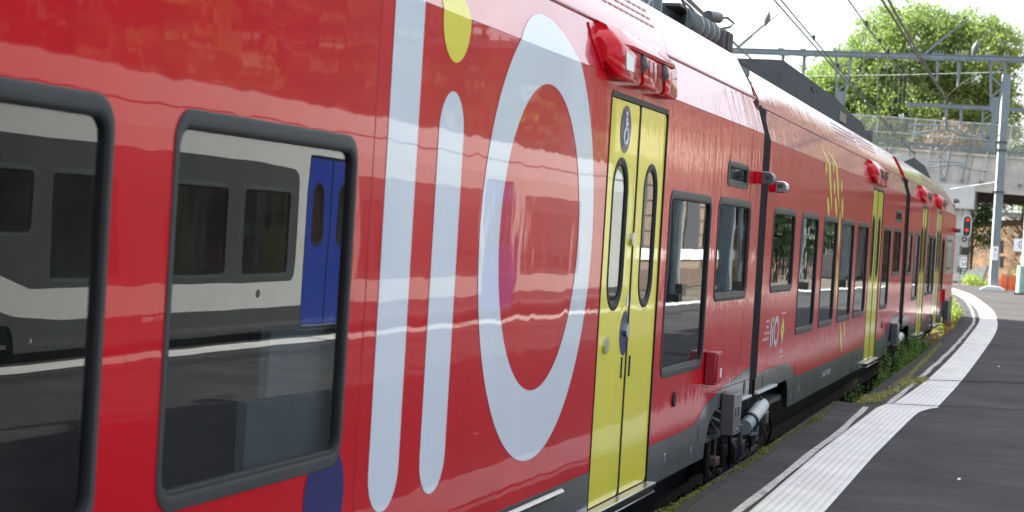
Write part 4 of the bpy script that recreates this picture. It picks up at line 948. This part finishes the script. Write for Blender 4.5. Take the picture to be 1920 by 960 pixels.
# ------------------------------------------------------------------ bridge
br = empty('road_bridge', 'grey concrete road bridge with leaning steel mesh parapet over the tracks', 'bridge', (0, 0, 0))
BA = math.atan((8.17-8.53)/(10.65-1.82)*0)   # level deck
def bz(x): return 8.17-(x+1.82)*.030
XL, XR = -45, 13
dk = MB(); sec = lambda x: [(x, 128, bz(x)-2.32), (x, 128, bz(x)-.02), (x, 128.0, bz(x)), (x, 150, bz(x)), (x, 150, bz(x)-2.32), (x, 149.6, bz(x)-2.32), (x, 149.6, bz(x)-1.2), (x, 128.4, bz(x)-1.2), (x, 128.4, bz(x)-2.32)]
dk.loft([sec(XL), sec(XR)]).build('bridge_deck', 'concrete', br)
for y in (132, 136, 140, 144, 147.5):
    MB().loft([[(x, y-.25, bz(x)-1.21), (x, y-.25, bz(x)-2.5), (x, y+.25, bz(x)-2.5), (x, y+.25, bz(x)-1.21)] for x in (XL, XR)]).build('girder', 'boxdark', br)
MB().loft([[(x, 127.85, bz(x)+.0), (x, 127.85, bz(x)+.15), (x, 128.3, bz(x)+.15), (x, 128.3, bz(x)+.0)] for x in (XL, XR)]).build('coping', 'concrete', br)
for x in (-9.1, -5.35, 2): MB().bar((x, 127.995, bz(x)-2.3), (x+.35, 127.995, bz(x)-.02), .03, .02).build('panel_joint', 'rubber', br)
def parapet(nm):
    for i, x in enumerate(np.arange(-20, 12.9, 1.22)):
        m = MB(); m.bar((x-.28, 127.7, bz(x)-1.7), (x, 127.75, bz(x)+.1), .09, .12); m.bar((x, 127.75, bz(x)+.1), (x+.25, 127.45, bz(x)+2.1), .09, .12); m.build('parapet_post', 'galvlight' if i % 4 else 'galv', br)
        MB().box(x-.40, x-.16, 127.6, 127.98, bz(x)-1.75, bz(x)-1.6).build('post_foot', 'galv', br)
    MB().bar((-20, 127.45, bz(-20)+2.1), (13, 127.45, bz(13)+2.1), .07).bar((-20, 127.6, bz(-20)+1.1), (13, 127.6, bz(13)+1.1), .05).build('parapet_rail', 'galvlight', br)
    MB().add([(-20, 127.74, bz(-20)+.1), (13, 127.74, bz(13)+.1), (13, 127.47, bz(13)+2.1), (-20, 127.47, bz(-20)+2.1)], [(0, 1, 2, 3)]).build('mesh_panel', 'wiremesh', br, fix=False)
parapet(0)
MB().box(-9.2, -4.75, 127.9, 131.0, 4.75, 6.35).build('pier_cap', 'concretepale', br, bevel=.05)
MB().box(-7.4, -5.0, 128.3, 130.5, -.3, 4.75).build('pier', 'concrete', br, bevel=.05)
MB().box(11, 14, 128.2, 149, -.3, 5.6).build('abutment', 'concrete', br)
# ------------------------------------------------------------------ signal
sg = empty('signal_mast', 'railway signal on a lattice mast with two red lamps and 30 and Z plates', 'signal', (0, 0, 0))
SY = 95
lm = MB()
for x in (-3.78, -3.45):
    for y in (SY, SY+.3): lm.bar((x, y, -.3), (x, y, 2.75), .05)
for i in range(9):
    z = -.2+i*.33; lm.bar((-3.78, SY, z), (-3.45, SY, z+.33), .03); lm.bar((-3.45, SY+.3, z), (-3.78, SY+.3, z+.33), .03)
lm.build('lattice_mast', 'galvlight', sg)
MB().box(-3.95, -3.28, SY-.1, SY+.5, 2.74, 2.80).build('service_platform', 'galvlight', sg)
cg = MB()
for x in (-3.9, -3.6, -3.35): cg.bar((x, SY+.1, 2.8), (x, SY+.1, 4.1), .03)
for z in (3.2, 3.6, 4.1): cg.bar((-3.9, SY+.1, z), (-3.35, SY+.1, z), .03)
cg.build('guard_cage', 'galvlight', sg)
def stadium(cx, cz, w, h, n=10):
    r = w/2; return [(cx+r*math.cos(t), cz+h/2-r+r*math.sin(t)) for t in np.linspace(0, math.pi, n)]+[(cx+r*math.cos(t), cz-h/2+r+r*math.sin(t)) for t in np.linspace(math.pi, 2*math.pi, n)]
sb = MB().prism(stadium(-3.22, 3.22, .42, 1.06), 'y', SY-.10, SY-.04).build('signal_backboard', 'signwhite', sg)
MB().prism(stadium(-3.22, 3.22, .35, .99), 'y', SY-.112, SY-.101).build('signal_face', 'signblack', sb)
def lamp(x, z, mat, r=.072): 
    lo = [(x+r*math.cos(t), SY-.115, z+r*math.sin(t)) for t in np.linspace(0, 2*math.pi, 16, endpoint=False)]
    MB().loft([lo, [(a, SY-.13, c) for a, b_, c in lo]]).build('signal_lamp', mat, sb)
    MB().tube([(x+(r+.01)*math.cos(t), SY-.18, z+(r+.01)*math.sin(t)) for t in np.linspace(.2, math.pi-.2, 8)], .012, 5).build('lamp_hood', 'signblack', sb)
lamp(-3.20, 3.53, 'redlamp'); lamp(-3.22, 3.03, 'redlamp'); lamp(-3.20, 3.36, 'signblack', .05); lamp(-3.21, 3.20, 'boxdark', .05); lamp(-3.22, 2.84, 'boxdark', .05)
el = [(-3.30+.13*math.cos(t), SY-.1, 2.58+.14*math.sin(t)) for t in np.linspace(0, 2*math.pi, 16, endpoint=False)]
es = MB().loft([el, [(a, SY+.05, c) for a, b_, c in el]]).build('small_signal_head', 'boxdark', sg); 
MB().box(-3.33, -3.27, SY-.11, SY-.101, 2.55, 2.61).build('small_lamp', 'signwhite', es)
MB().box(-3.40, -3.05, SY-.15, SY+.1, 1.82, 2.20).build('route_indicator', 'signblack', sg, bevel=.01)
MB().box(-3.50, -3.405, SY-.10, SY+.15, 1.82, 2.26).build('indicator_box', 'cream', sg)
MB().box(-3.56, -3.44, SY-.14, SY-.10, .95, 1.25).build('cable_box', 'cream', sg); MB().box(-3.86, -3.74, SY-.14, SY-.10, 1.3, 1.75).build('cable_box', 'cream', sg)
pl = MB().box(-3.42, -3.12, SY-.16, SY-.14, 1.21, 1.55).build('speed_plate', 'signwhite', sg); text('plate_number', '30', 'signblack', pl, -3.405, 1.285, .19, SY-.163, 1.05, along='x')
pz = MB().box(-3.42, -3.14, SY-.16, SY-.14, .88, 1.19).build('letter_plate', 'signblack', sg); text('plate_letter', 'Z', 'signwhite', pz, -3.385, .935, .2, SY-.163, 1.3, along='x')
for i in range(5): MB().box(-3.4+i*.06, -3.36+i*.06, SY-.15, SY-.13, 1.60+.04*(i % 2), 1.70+.04*(i % 2)).build('small_plate', 'signwhite', sg)
# ------------------------------------------------------------------ right edge things
def tri(name): pass
of = empty('plastic_barrier', 'orange plastic mesh barrier strung at the platform end', 'barrier', (0, 0, 0))
m = MB()
for z in np.arange(.58, 1.16, .055): m.box(-.74, .5, 77.0, 77.012, z, z+.040)
for x in np.arange(-.74, .45, .12): m.box(x, x+.03, 76.99, 76.999, .57, 1.17)
m.build('orange_mesh', 'orange', of)
MB().add([(-.9, 77.02, .57), (.5, 77.02, .57), (.5, 77.02, 1.10), (-.9, 77.02, 1.05)], [(0, 1, 2, 3)]).build('rear_mesh', mesh_fence_mat('orange_film', (.75, .16, .05), .55), of, fix=False)
for x in (-.5, -.15, .4): MB().tube([(x, 76.97, .55), (x, 76.97, 1.35)], .015, 6).build('iron_stake', 'rust', of)
po = empty('lamp_post', 'pale green post cut by the right edge of the photo', 'post', (0, 0, 0))
MB().tube([(.17, 71.4, .55), (.17, 71.4, 1.6)], .17, 12).build('post_sleeve', plain('green_paint', (.25, .38, .34), .5), po, smooth=True)
MB().tube([(.22, 71.4, 1.6), (.22, 71.4, 3.9)], .07, 12).build('post_tube', 'signwhite', po, smooth=True)
MB().box(-.05, .35, 71.2, 71.6, .55, .62).build('post_foot', 'rust', po)
ns_ = empty('notice_sign', 'white rectangular sign with a blue ringed figure near the right edge', 'sign', (0, 0, 0))
MB().box(-.22, .42, 72.96, 73, 2.12, 2.58).build('sign_plate', 'signwhite', ns_)
MB().tube([(.08+.13*math.cos(t), 72.95, 2.37+.13*math.sin(t)) for t in np.linspace(0, 2*math.pi, 25)], .013, 5).build('sign_ring', 'signblue', ns_)
MB().bar((.06, 72.95, 2.30), (.09, 72.95, 2.42), .035).bar((.07, 72.95, 2.40), (.14, 72.95, 2.42), .02).build('sign_figure', 'signblue', ns_)
MB().tube([(.30, 73.05, .55), (.30, 73.05, 2.5)], .03, 8).build('sign_post', 'galv', ns_)
cb = empty('equipment_cabinet', 'small grey cabinet behind the orange barrier at the right edge', 'cabinet', (0, 0, 0))
MB().box(-.10, .45, 78, 78.4, 1.35, 1.98).build('cabinet_body', 'galvlight', cb, bevel=.02); MB().box(-.02, .4, 77.98, 77.998, 1.42, 1.90).build('cabinet_door', 'galv', cb); MB().box(.1, .2, 78.1, 78.3, .2, 1.35).build('cabinet_stand', 'galv', cb)
# stone retaining wall with railing and vehicles' glassy barrier above
rw = empty('retaining_wall', 'sunlit rubble stone retaining wall with railing beyond the bridge', 'wall', (0, 0, 0))
wl = MB(); wl.loft([[(x, 172-(x+6)*.25-.5, -.35) for x in ()] for _ in ()]) if False else None
def wz(x): return 4.45+(x+6)*.08
MB().loft([[(x, 156+(x+6)*-.5, -.35), (x, 156+(x+6)*-.5, wz(x)), (x, 157+(x+6)*-.5, wz(x)), (x, 157+(x+6)*-.5, -.35)] for x in (-26, -6, 6, 20)]).build('wall_face', 'stone', rw)
MB().loft([[(x, 155.8+(x+6)*-.5, wz(x)), (x, 155.8+(x+6)*-.5, wz(x)+.28), (x, 157.2+(x+6)*-.5, wz(x)+.28), (x, 157.2+(x+6)*-.5, wz(x))] for x in (-26, 20)]).build('wall_coping', 'concrete', rw)
m = MB()
for x in np.arange(-16, 12, 1.1): m.bar((x, 156.4+(x+6)*-.5, wz(x)+.28), (x, 156.4+(x+6)*-.5, wz(x)+1.5), .06)
for h in (.8, 1.5): m.bar((-16, 156.4+5, wz(-16)+h), (12, 156.4-9, wz(12)+h), .06)
m.build('wall_railing', plain('green_rail', (.10, .18, .13), .6), rw)
m = empty('glass_canopy', 'pale glazed canopy roof seen under the bridge above the stone wall', 'canopy', (0, 0, 0))
MB().bar((-9, 166, 6.3), (12, 160, 6.9), 2.0, .12).build('canopy_roof', 'signwhite', m); 
for x in np.arange(-8.5, 11, 2.4): MB().bar((x, 165, 4.5), (x, 165, 6.3), .08).build('canopy_post', 'galvlight', m)
MB().box(-8, 10, 165.4, 165.5, 4.6, 5.5).build('canopy_glazing', plain('pale_blue_glass', (.35, .5, .62), .15), m)
tag(MB().prism([(-4.9, .5), (-2.6, .5), (-2.4, 1.35)], 'y', 100, 103).build('concrete_ramp', 'concretepale'), 'pale concrete ramp wedge at the foot of the stone wall', 'ramp')
# ------------------------------------------------------------------ foliage
def quads(name, P, S, mat, parent=None, nrm=None, stretch=1.0, seed=0):
    """P (n,3) centres, S sizes; one random leaf-shaped quad each"""
    r = np.random.default_rng(seed); n = len(P)
    a = r.normal(size=(n, 3)); a /= np.linalg.norm(a, axis=1, keepdims=True)
    t = r.normal(size=(n, 3)); b = np.cross(a, t); b /= np.linalg.norm(b, axis=1, keepdims=True); c = np.cross(a, b)
    S = np.asarray(S).reshape(-1, 1)
    V = np.stack([P-b*S*stretch, P-c*S*.55+b*S*.1, P+b*S*stretch, P+c*S*.55+b*S*.1], 1).reshape(-1, 3)
    me = bpy.data.meshes.new(name); me.vertices.add(4*n); me.vertices.foreach_set('co', V.ravel())
    me.loops.add(4*n); me.loops.foreach_set('vertex_index', np.arange(4*n)); me.polygons.add(n)
    me.polygons.foreach_set('loop_start', np.arange(0, 4*n, 4)); me.polygons.foreach_set('loop_total', np.full(n, 4)); me.update(); me.validate()
    me.materials.append(M[mat]); o = bpy.data.objects.new(name, me); C.objects.link(o); o.parent = parent; return o
def crown(lobes, n_clump, per, leaf, seed):
    r = np.random.default_rng(seed); P = []
    vol = np.array([a*b*c for _, _, _, a, b, c in lobes]); vol = vol/vol.sum()
    for k in range(n_clump):
        i = r.choice(len(lobes), p=vol); x, y, z, a, b, c = lobes[i]
        d = r.normal(size=3); d /= np.linalg.norm(d); rad = r.uniform(.55, 1.05)
        ctr = np.array([x, y, z])+d*rad*np.array([a, b, c]); s = (leaf**.5)*r.uniform(1.0, 2.1)*.55 if leaf > .14 else leaf*r.uniform(2, 4.2)
        q = r.normal(size=(per, 3))*s*np.array([1, 1, .62]); P.append(ctr+q)
    return np.concatenate(P)
def tree(name, label, base, lobes, n_clump, per, leaf, mat, seed, trunk=.4, group=None):
    root = empty(name, label, 'tree', base, group=group); bx_, by_, bz_ = base
    P = crown(lobes, n_clump, per, leaf, seed); r = np.random.default_rng(seed+1)
    quads('crown', P, leaf*r.uniform(.6, 1.3, len(P)), mat, root, seed=seed)
    m = MB(); top = max(l[2] for l in lobes); m.tube([(0, 0, -.5), (0.1, 0, top*.35), (-.1, .1, top*.8)], [trunk, trunk*.75, trunk*.35], 10)
    for l in lobes[:9]: m.tube([(0, 0, top*.3), (l[0]*.5, l[1]*.5, (top*.3+l[2])*.5), (l[0]*.9, l[1]*.9, l[2])], [trunk*.5, trunk*.28, trunk*.08], 6)
    m.build('trunk', 'bark', root, smooth=True); return root
# big plane tree: lobes relative to the base
big = tree('plane_tree', 'huge bright green plane tree filling the sky behind the bridge', (-13.5, 172, 0),
     [(0, 0, 19, 5.5, 5, 4.6), (-4.5, 0, 15.5, 4.6, 5, 4.2), (5, 0, 18.5, 4.8, 5, 4.4), (-8.0, 0, 12, 3.6, 4, 3.4), (7.2, 0, 14, 3.0, 4, 3.2), (0, -2, 12, 6, 5, 4.5), (4.2, -2, 11, 4, 4, 4), (-5, -3, 9.5, 4.5, 4, 3.5), (-10.5, 0, 9, 3, 3, 3), (-7.6, 0, 15.0, 3.0, 4, 3.0), (-10.4, 0, 12.4, 2.6, 3, 2.6)], 3300, 60, .14, 'leaf', 3, .55); big.location = (-15.3, 192, 0); big.scale = (1.115, 1.115, 1.115)
tree('plane_tree', 'smaller leafy tree left of the huge plane tree, half hidden by the red train', (-27, 170, 0), [(0, 0, 9, 5, 4, 4), (4, 0, 11, 3.5, 4, 3.5), (7, 0, 8, 4, 4, 4)], 700, 40, .17, 'leaf', 5, .35)
tree('acacia_tree', 'yellow green tree at the right edge beside the tall mast', (1.5, 158, 0), [(0, 0, 11, 3.6, 4, 3.6), (-2, 0, 8.0, 3, 3, 3), (2, 0, 7, 3, 3, 3)], 700, 40, .16, 'leaf', 8, .3)
tree('bush', 'brownish dry bush behind the mesh parapet of the bridge', (-8.2, 154, 5), [(0, 0, 5.2, 2.2, 1.6, 1.9), (-2, 0, 4.2, 1.6, 1.2, 1.4)], 150, 26, .17, 'leafbrown', 9, .12)
tree('bush', 'olive bush rising behind the left end of the bridge parapet', (-14.5, 154, 5), [(0, 0, 4.0, 2.6, 1.5, 1.8), (2.4, 0, 3.8, 1.8, 1.2, 1.5)], 150, 26, .17, 'leafdark', 10, .12)
tree('bush', 'dark green shrub filling the gap below the parapet at right', (-2.5, 154, 5), [(0, 0, 4.1, 3.4, 1.5, 1.5), (-3, 0, 3.8, 2, 1.2, 1.3)], 170, 26, .17, 'leafdark', 11, .12)
tree('ivy_tree', 'dark green tree under the bridge hanging over the stone wall', (-6.2, 153.5, 0), [(0, 0, 5.2, 1.5, 1.3, 1.5), (.8, 0, 3.6, 1.1, 1, 1.4), (-1, 0, 6.2, 1.2, 1, 1), (1.8, 0, 5.9, 1.1, 1, .6)], 170, 30, .11, 'leafdark', 12, .15)
tree('bush', 'round green bush behind the orange barrier', (-.55, 98, -.2), [(0, 0, 1.05, .42, .5, .5), (.35, 0, .9, .35, .4, .4)], 40, 30, .05, 'leafyellow', 13, .04)
tree('bush', 'small weedy shrub at the foot of the signal mast', (-3.0, 99, -.2), [(0, 0, .75, .5, .4, .3), (.5, 0, .55, .4, .4, .25)], 34, 26, .05, 'leafyellow', 14, .03)
# trees and building mirrored in the paint, standing to the right of the platform
for i, (x, y, h, mt) in enumerate([(24, 8, 10.5, 'leafdark'), (27, 20, 9.5, 'leafdark'), (24, 31, 11, 'leafdark'), (30, 40, 12, 'leafdark'), (25, -3, 12, 'leafdark'), (23, 47, 9, 'leaf'), (17, 53, 7.5, 'leafdark'), (16.5, 61, 6.5, 'leaf'), (25, 39, 15, 'leafdeep'), (26, 49, 14, 'leafdeep'), (25, 58, 16, 'leafdark'), (26, 66, 15, 'leafdeep'), (27, 76, 15, 'leafdeep')]):
    tree('linden_tree', ['linden tree beyond the pale train, second from the photographer', 'broad linden beyond the pale train, third along the row', 'linden beyond the pale train, fourth along the row', 'tallest linden beyond the pale train, set farthest back', 'linden beyond the pale train nearest the photographer', 'bright linden in the row beyond the pale train, its sixth tree', 'low dark linden just before the warehouse', 'low bright linden touching the warehouse corner', 'tall dark linden of the back row beyond the pale train, nearest the photographer', 'tall dark linden of the back row, second from the photographer', 'tall mid green linden of the back row, third from the photographer', 'tall dark linden of the back row, fourth from the photographer', 'tall dark linden of the back row, farthest from the photographer'][i], (x, y, -.3),
         [(0, 0, h*.62, 4, 4, h*.26), (1, 2.5, h*.8, 2.6, 2.6, h*.17), (-1, -2.5, h*.5, 3, 3, h*.2), (0, 4, h*.45, 3, 3, h*.22)], 150 if h < 13 else 420, 26, .42, mt, 30+i, .3, 'lindens beyond the pale train')
bd = empty('warehouse', 'beige clad warehouse with horizontal panel joints right of the platform', 'building', (14.5, 68, 0))
MB().box(0, 12, 0, 27, -.35, 8.5).build('wall', 'cream', bd)
MB().box(-.05, -.0311, .5, 26.5, 4.9, 6.0).build('added_pale_band', 'cream2', bd)  # pale band added so the rippled train paint mirrors streaks
MB().box(-.05, -.0311, .5, 26.5, 7.2, 8.4).build('added_dark_band', 'boxdark', bd)  # dark band added above it for contrast in the mirrored wall
m = MB()
for z in np.arange(1.4, 8.4, .62): m.box(-.03, -.001, 0, 27, z, z+.05)
m.build('cladding_joints', 'boxdark', bd)
MB().box(-.12, -.031, 0, 27, .9, 1.35).build('white_plinth_band', 'signwhite', bd); MB().box(-.3, 12.3, -.3, 27.3, 8.5, 8.8).build('roof_edge', 'galvlight', bd)
MB().box(-.10, -.032, 0, 27, -.3, .5).build('dark_plinth', 'rust', bd)
for y_, w_, h_ in ((3, 3.2, 4.4), (14, 3.2, 4.4), (19, 4, 3.6)): MB().box(-.06, -.0311, y_, y_+w_, 1.4, h_).build('added_dark_door', 'boxgrey', bd)  # dark panels added to break up the plain wall in reflections
for y_ in (22,): MB().box(-.25, -.121, y_, y_+.3, -.3, 8.4).build('downpipe', plain('green_pipe', (.03, .09, .06), .5) , bd)
# masts of the line on the far side, seen mirrored in windows and paint
for i, (x, y) in enumerate(((10.6, 34), (10.3, 47), (9.9, 58), (9.6, 66), (9.2, 74), (8.6, 88), (7.9, 99), (12.2, 70), (11.8, 81))):
    t = empty('line_mast', ['first', 'second', 'third', 'fourth', 'fifth', 'sixth', 'seventh', 'eighth, thinner,', 'ninth, thinner,'][i]+' grey steel mast beside the pale train counted away from the photographer', 'mast', (x, y, -.3), group='masts beside the pale train')
    w = .16 if i < 7 else .09
    MB().box(-w, w, -w, -w+.03, 0, 8.2).box(-w, w, w-.03, w, 0, 8.2).box(-.02, .02, -w, w, 0, 8.2).build('mast_column', 'galvlight' if i % 2 else 'galv', t)
    MB().bar((-2.6, 0, 6.9), (0, 0, 6.2), .07).bar((-2.6, 0, 6.1), (0, 0, 6.1), .06).build('cantilever', 'galv', t)
    MB().box(-.35, .35, -.35, .35, 0, .45).build('mast_foot', 'kerb', t)
for nm, y0, y1, h in (('tan apartment block with balconies standing before the bridge end', 95, 127, 12), ('tan apartment block with balconies standing past the bridge end', 151, 240, 27)):
    if h > 20: y0 = 158
    ab = empty('apartment_block', nm, 'building', (15 if h < 20 else 3, y0, -.3)); L_ = y1-y0
    MB().box(0, 12, 0, L_, 0, h).build('wall', plain('tan_render', (.42, .29, .20), .9, var=.12) if h < 20 else bpy.data.materials['tan_render'], ab)
    for fl_ in range(int(h/3)):
        for k in range(int(L_/4)): MB().box(-.03, -.001, 1+k*4, 2.4+k*4, 1+fl_*3, 2.4+fl_*3).build('window', 'boxdark', ab)
        MB().box(-.8, -.04, 0, L_, fl_*3+2.75, fl_*3+2.9).build('balcony', 'concretepale', ab)
        for k in range(3): MB().box(1.5+k*3.6, 3+k*3.6, -.03, -.001, 1+fl_*3, 2.4+fl_*3).build('window', 'boxdark', ab)
for i, (x, y, h) in enumerate(((12.3, 98, 9), (12.1, 105, 8.5), (12.4, 112, 9.5), (12, 119, 9), (14, 133, 9))):
    tree('hedge_tree', ['first', 'second', 'third', 'fourth', 'fifth', 'sixth', 'seventh', 'eighth'][i]+' dark low tree in front of the tan blocks, counted away from the warehouse', (x, y, -.3), [(0, 0, h*.5, 1.8, 4, h*.3), (0, 2, h*.72, 1.5, 2.5, h*.2), (0, -2.5, h*.45, 1.6, 2.5, h*.25)], 260, 26, .33, 'leafdeep', 60+i, .2, 'low trees before the tan blocks')
bk = empty('brick_building', 'orange brick building with pale window rows beyond the lindens', 'building', (36, 5, 0))
MB().box(0, 12, 0, 60, -.35, 7.6).build('wall', plain('orange_brick', (.16, .05, .025), .9, var=.2, vscale=2), bk)
for j in range(2):
    for k in range(12): MB().box(-.05, .002, 2+k*5, 3.3+k*5, 1.5+j*3, 3.2+j*3).build('window', 'boxgrey', bk)
MB().box(-.4, 12.4, -.4, 60.4, 7.6, 8).build('roof_edge', 'concretepale', bk)
# ------------------------------------------------------------------ weeds, moss, flowers
def weeds(name, mat, pts, hs, per, leaf, seed, spread=.09):
    r = np.random.default_rng(seed); P = []; S = []
    for (x, y), h in zip(pts, hs):
        t = r.uniform(0, 1, per); sp = spread*(1.1-t*.8)
        lx, ly = r.normal(0, .10)*h, r.normal(0, .10)*h
        P.append(np.stack([x+lx*t+r.normal(0, 1, per)*sp, y+ly*t+r.normal(0, 1, per)*sp, -.1+t*h], 1)); S.append(leaf*r.uniform(.5, 1.3, per)*(1.15-t*.6))
    return quads(name, np.concatenate(P), np.concatenate(S), mat, None, seed=seed, stretch=1.5)
r = np.random.default_rng(21)
def edge_x(y): return reparam(resample(edge_f, 1), [y])[0][0]
ptsw = []; hs = []
for cy, n, hh in ((18.6, 14, .55), (19.6, 22, .72), (20.6, 14, .62), (21.8, 22, .78), (23.0, 24, .85), (24.2, 14, .7), (25.4, 26, .95), (26.6, 26, 1.05), (27.8, 24, 1.0), (29.0, 18, .8), (30.5, 14, .7), (32, 14, .7), (34, 12, .65), (36, 10, .6)):
    for k in range(n):
        y = cy+r.normal(0, .42); y = max(y, 17.9); ex = edge_x(y); ptsw.append((ex-abs(r.normal(0, .10))-.03, y)); hs.append(hh*r.uniform(.55, 1.05))
tag(weeds('weeds', 'weed', ptsw, hs, 60, .019, 22, .035), 'green weeds growing up between the track and the platform edge', 'weeds', kind='stuff')
ptsw = [(edge_x(y)-abs(r.normal(0, .16))-.02, y) for y in np.concatenate([r.uniform(33.5, 41.5, 70)])]
tag(weeds('wildflowers', 'flower', ptsw, r.uniform(.45, .80, len(ptsw)), 60, .02, 23, .05), 'salmon pink wildflowers below the cab end of the red train', 'flowers', kind='stuff')
ptsw = [(edge_x(y)-abs(r.normal(0, .20))-.02, y) for y in r.uniform(40.5, 56, 150)]
tag(weeds('tall_weeds', 'leafyellow', ptsw, r.uniform(.45, 1.0, len(ptsw)), 60, .028, 24, .06), 'sunlit yellow green weeds along the curved platform edge', 'weeds', kind='stuff')
ptsw = [(edge_x(y)-abs(r.normal(0, .45))-.05, y) for y in r.uniform(46, 84, 170)]
tag(weeds('dry_weeds', 'drygrass', ptsw, r.uniform(.45, .85, len(ptsw)), 50, .03, 25, .08), 'dry straw coloured growth beside the curved track', 'weeds', kind='stuff')
# moss along the kerb joint
P = []; S = []
for y in r.uniform(8.5, 17.6, 9000):
    ex = reparam(edge_n, [y])[0][0]; w = .5+.5*math.sin(y*2.1)+.3*math.sin(y*5.3+1)
    if r.uniform() > .35+.35*w: continue
    P.append((ex+.045+.030*max(.2, w)*r.normal(0, .55)+.012*math.sin(y*1.7)+.0035*(y-9), y, PZ+.004+abs(r.normal(0, .004)))); S.append(r.uniform(.004, .010))
tag(quads('moss', np.array(P), S, 'moss', None, seed=31), 'yellow green moss along the near platform kerb', 'moss', kind='stuff')
P = []; S = []
for cy, cx_, n, sd_ in ((18.3, .50, 420, .07), (19.3, .54, 160, .08), (20.6, .56, 320, .10), (21.15, .66, 380, .07), (18.0, .42, 220, .06)):
    for k in range(n): P.append((cx_+r.normal(0, sd_*.45), cy+r.normal(0, sd_*3.2), PZ+abs(r.normal(0, .02)))); S.append(r.uniform(.007, .016))
for y in r.uniform(21, 30, 1500): P.append((.50-.030*(y-21)*.9+r.normal(0, .012), y, PZ+abs(r.normal(0, .008)))); S.append(r.uniform(.006, .012))
tag(quads('dry_grass', np.array(P), S, 'drygrass', None, seed=32, stretch=1.6), 'dry grass tufts at the platform joint beside the worn line', 'grass', kind='stuff')
P = np.stack([r.uniform(-4, .3, 5000), r.uniform(17, 45, 5000), -.11+abs(r.normal(0, .05, 5000))], 1)
# litter scraps
for i, (x, y, lab) in enumerate(((.93-.2, 11.3, 'tiny white scrap of litter between kerb and worn line'), (1.60, 12.3, 'tiny white scrap of litter on the open asphalt at right'), (1.32, 25.0, 'tiny bluish scrap of litter beyond the joint'))):
    tag(MB().add([(x, y, PZ+.006), (x+.02, y+.01, PZ+.012), (x+.025, y+.05, PZ+.010), (x+.003, y+.045, PZ+.013), (x+.012, y+.025, PZ+.02)], [(0, 1, 4), (1, 2, 4), (2, 3, 4), (3, 0, 4), (0, 3, 2, 1)]).build('litter_scrap', 'signwhite', fix=False), lab, 'litter')
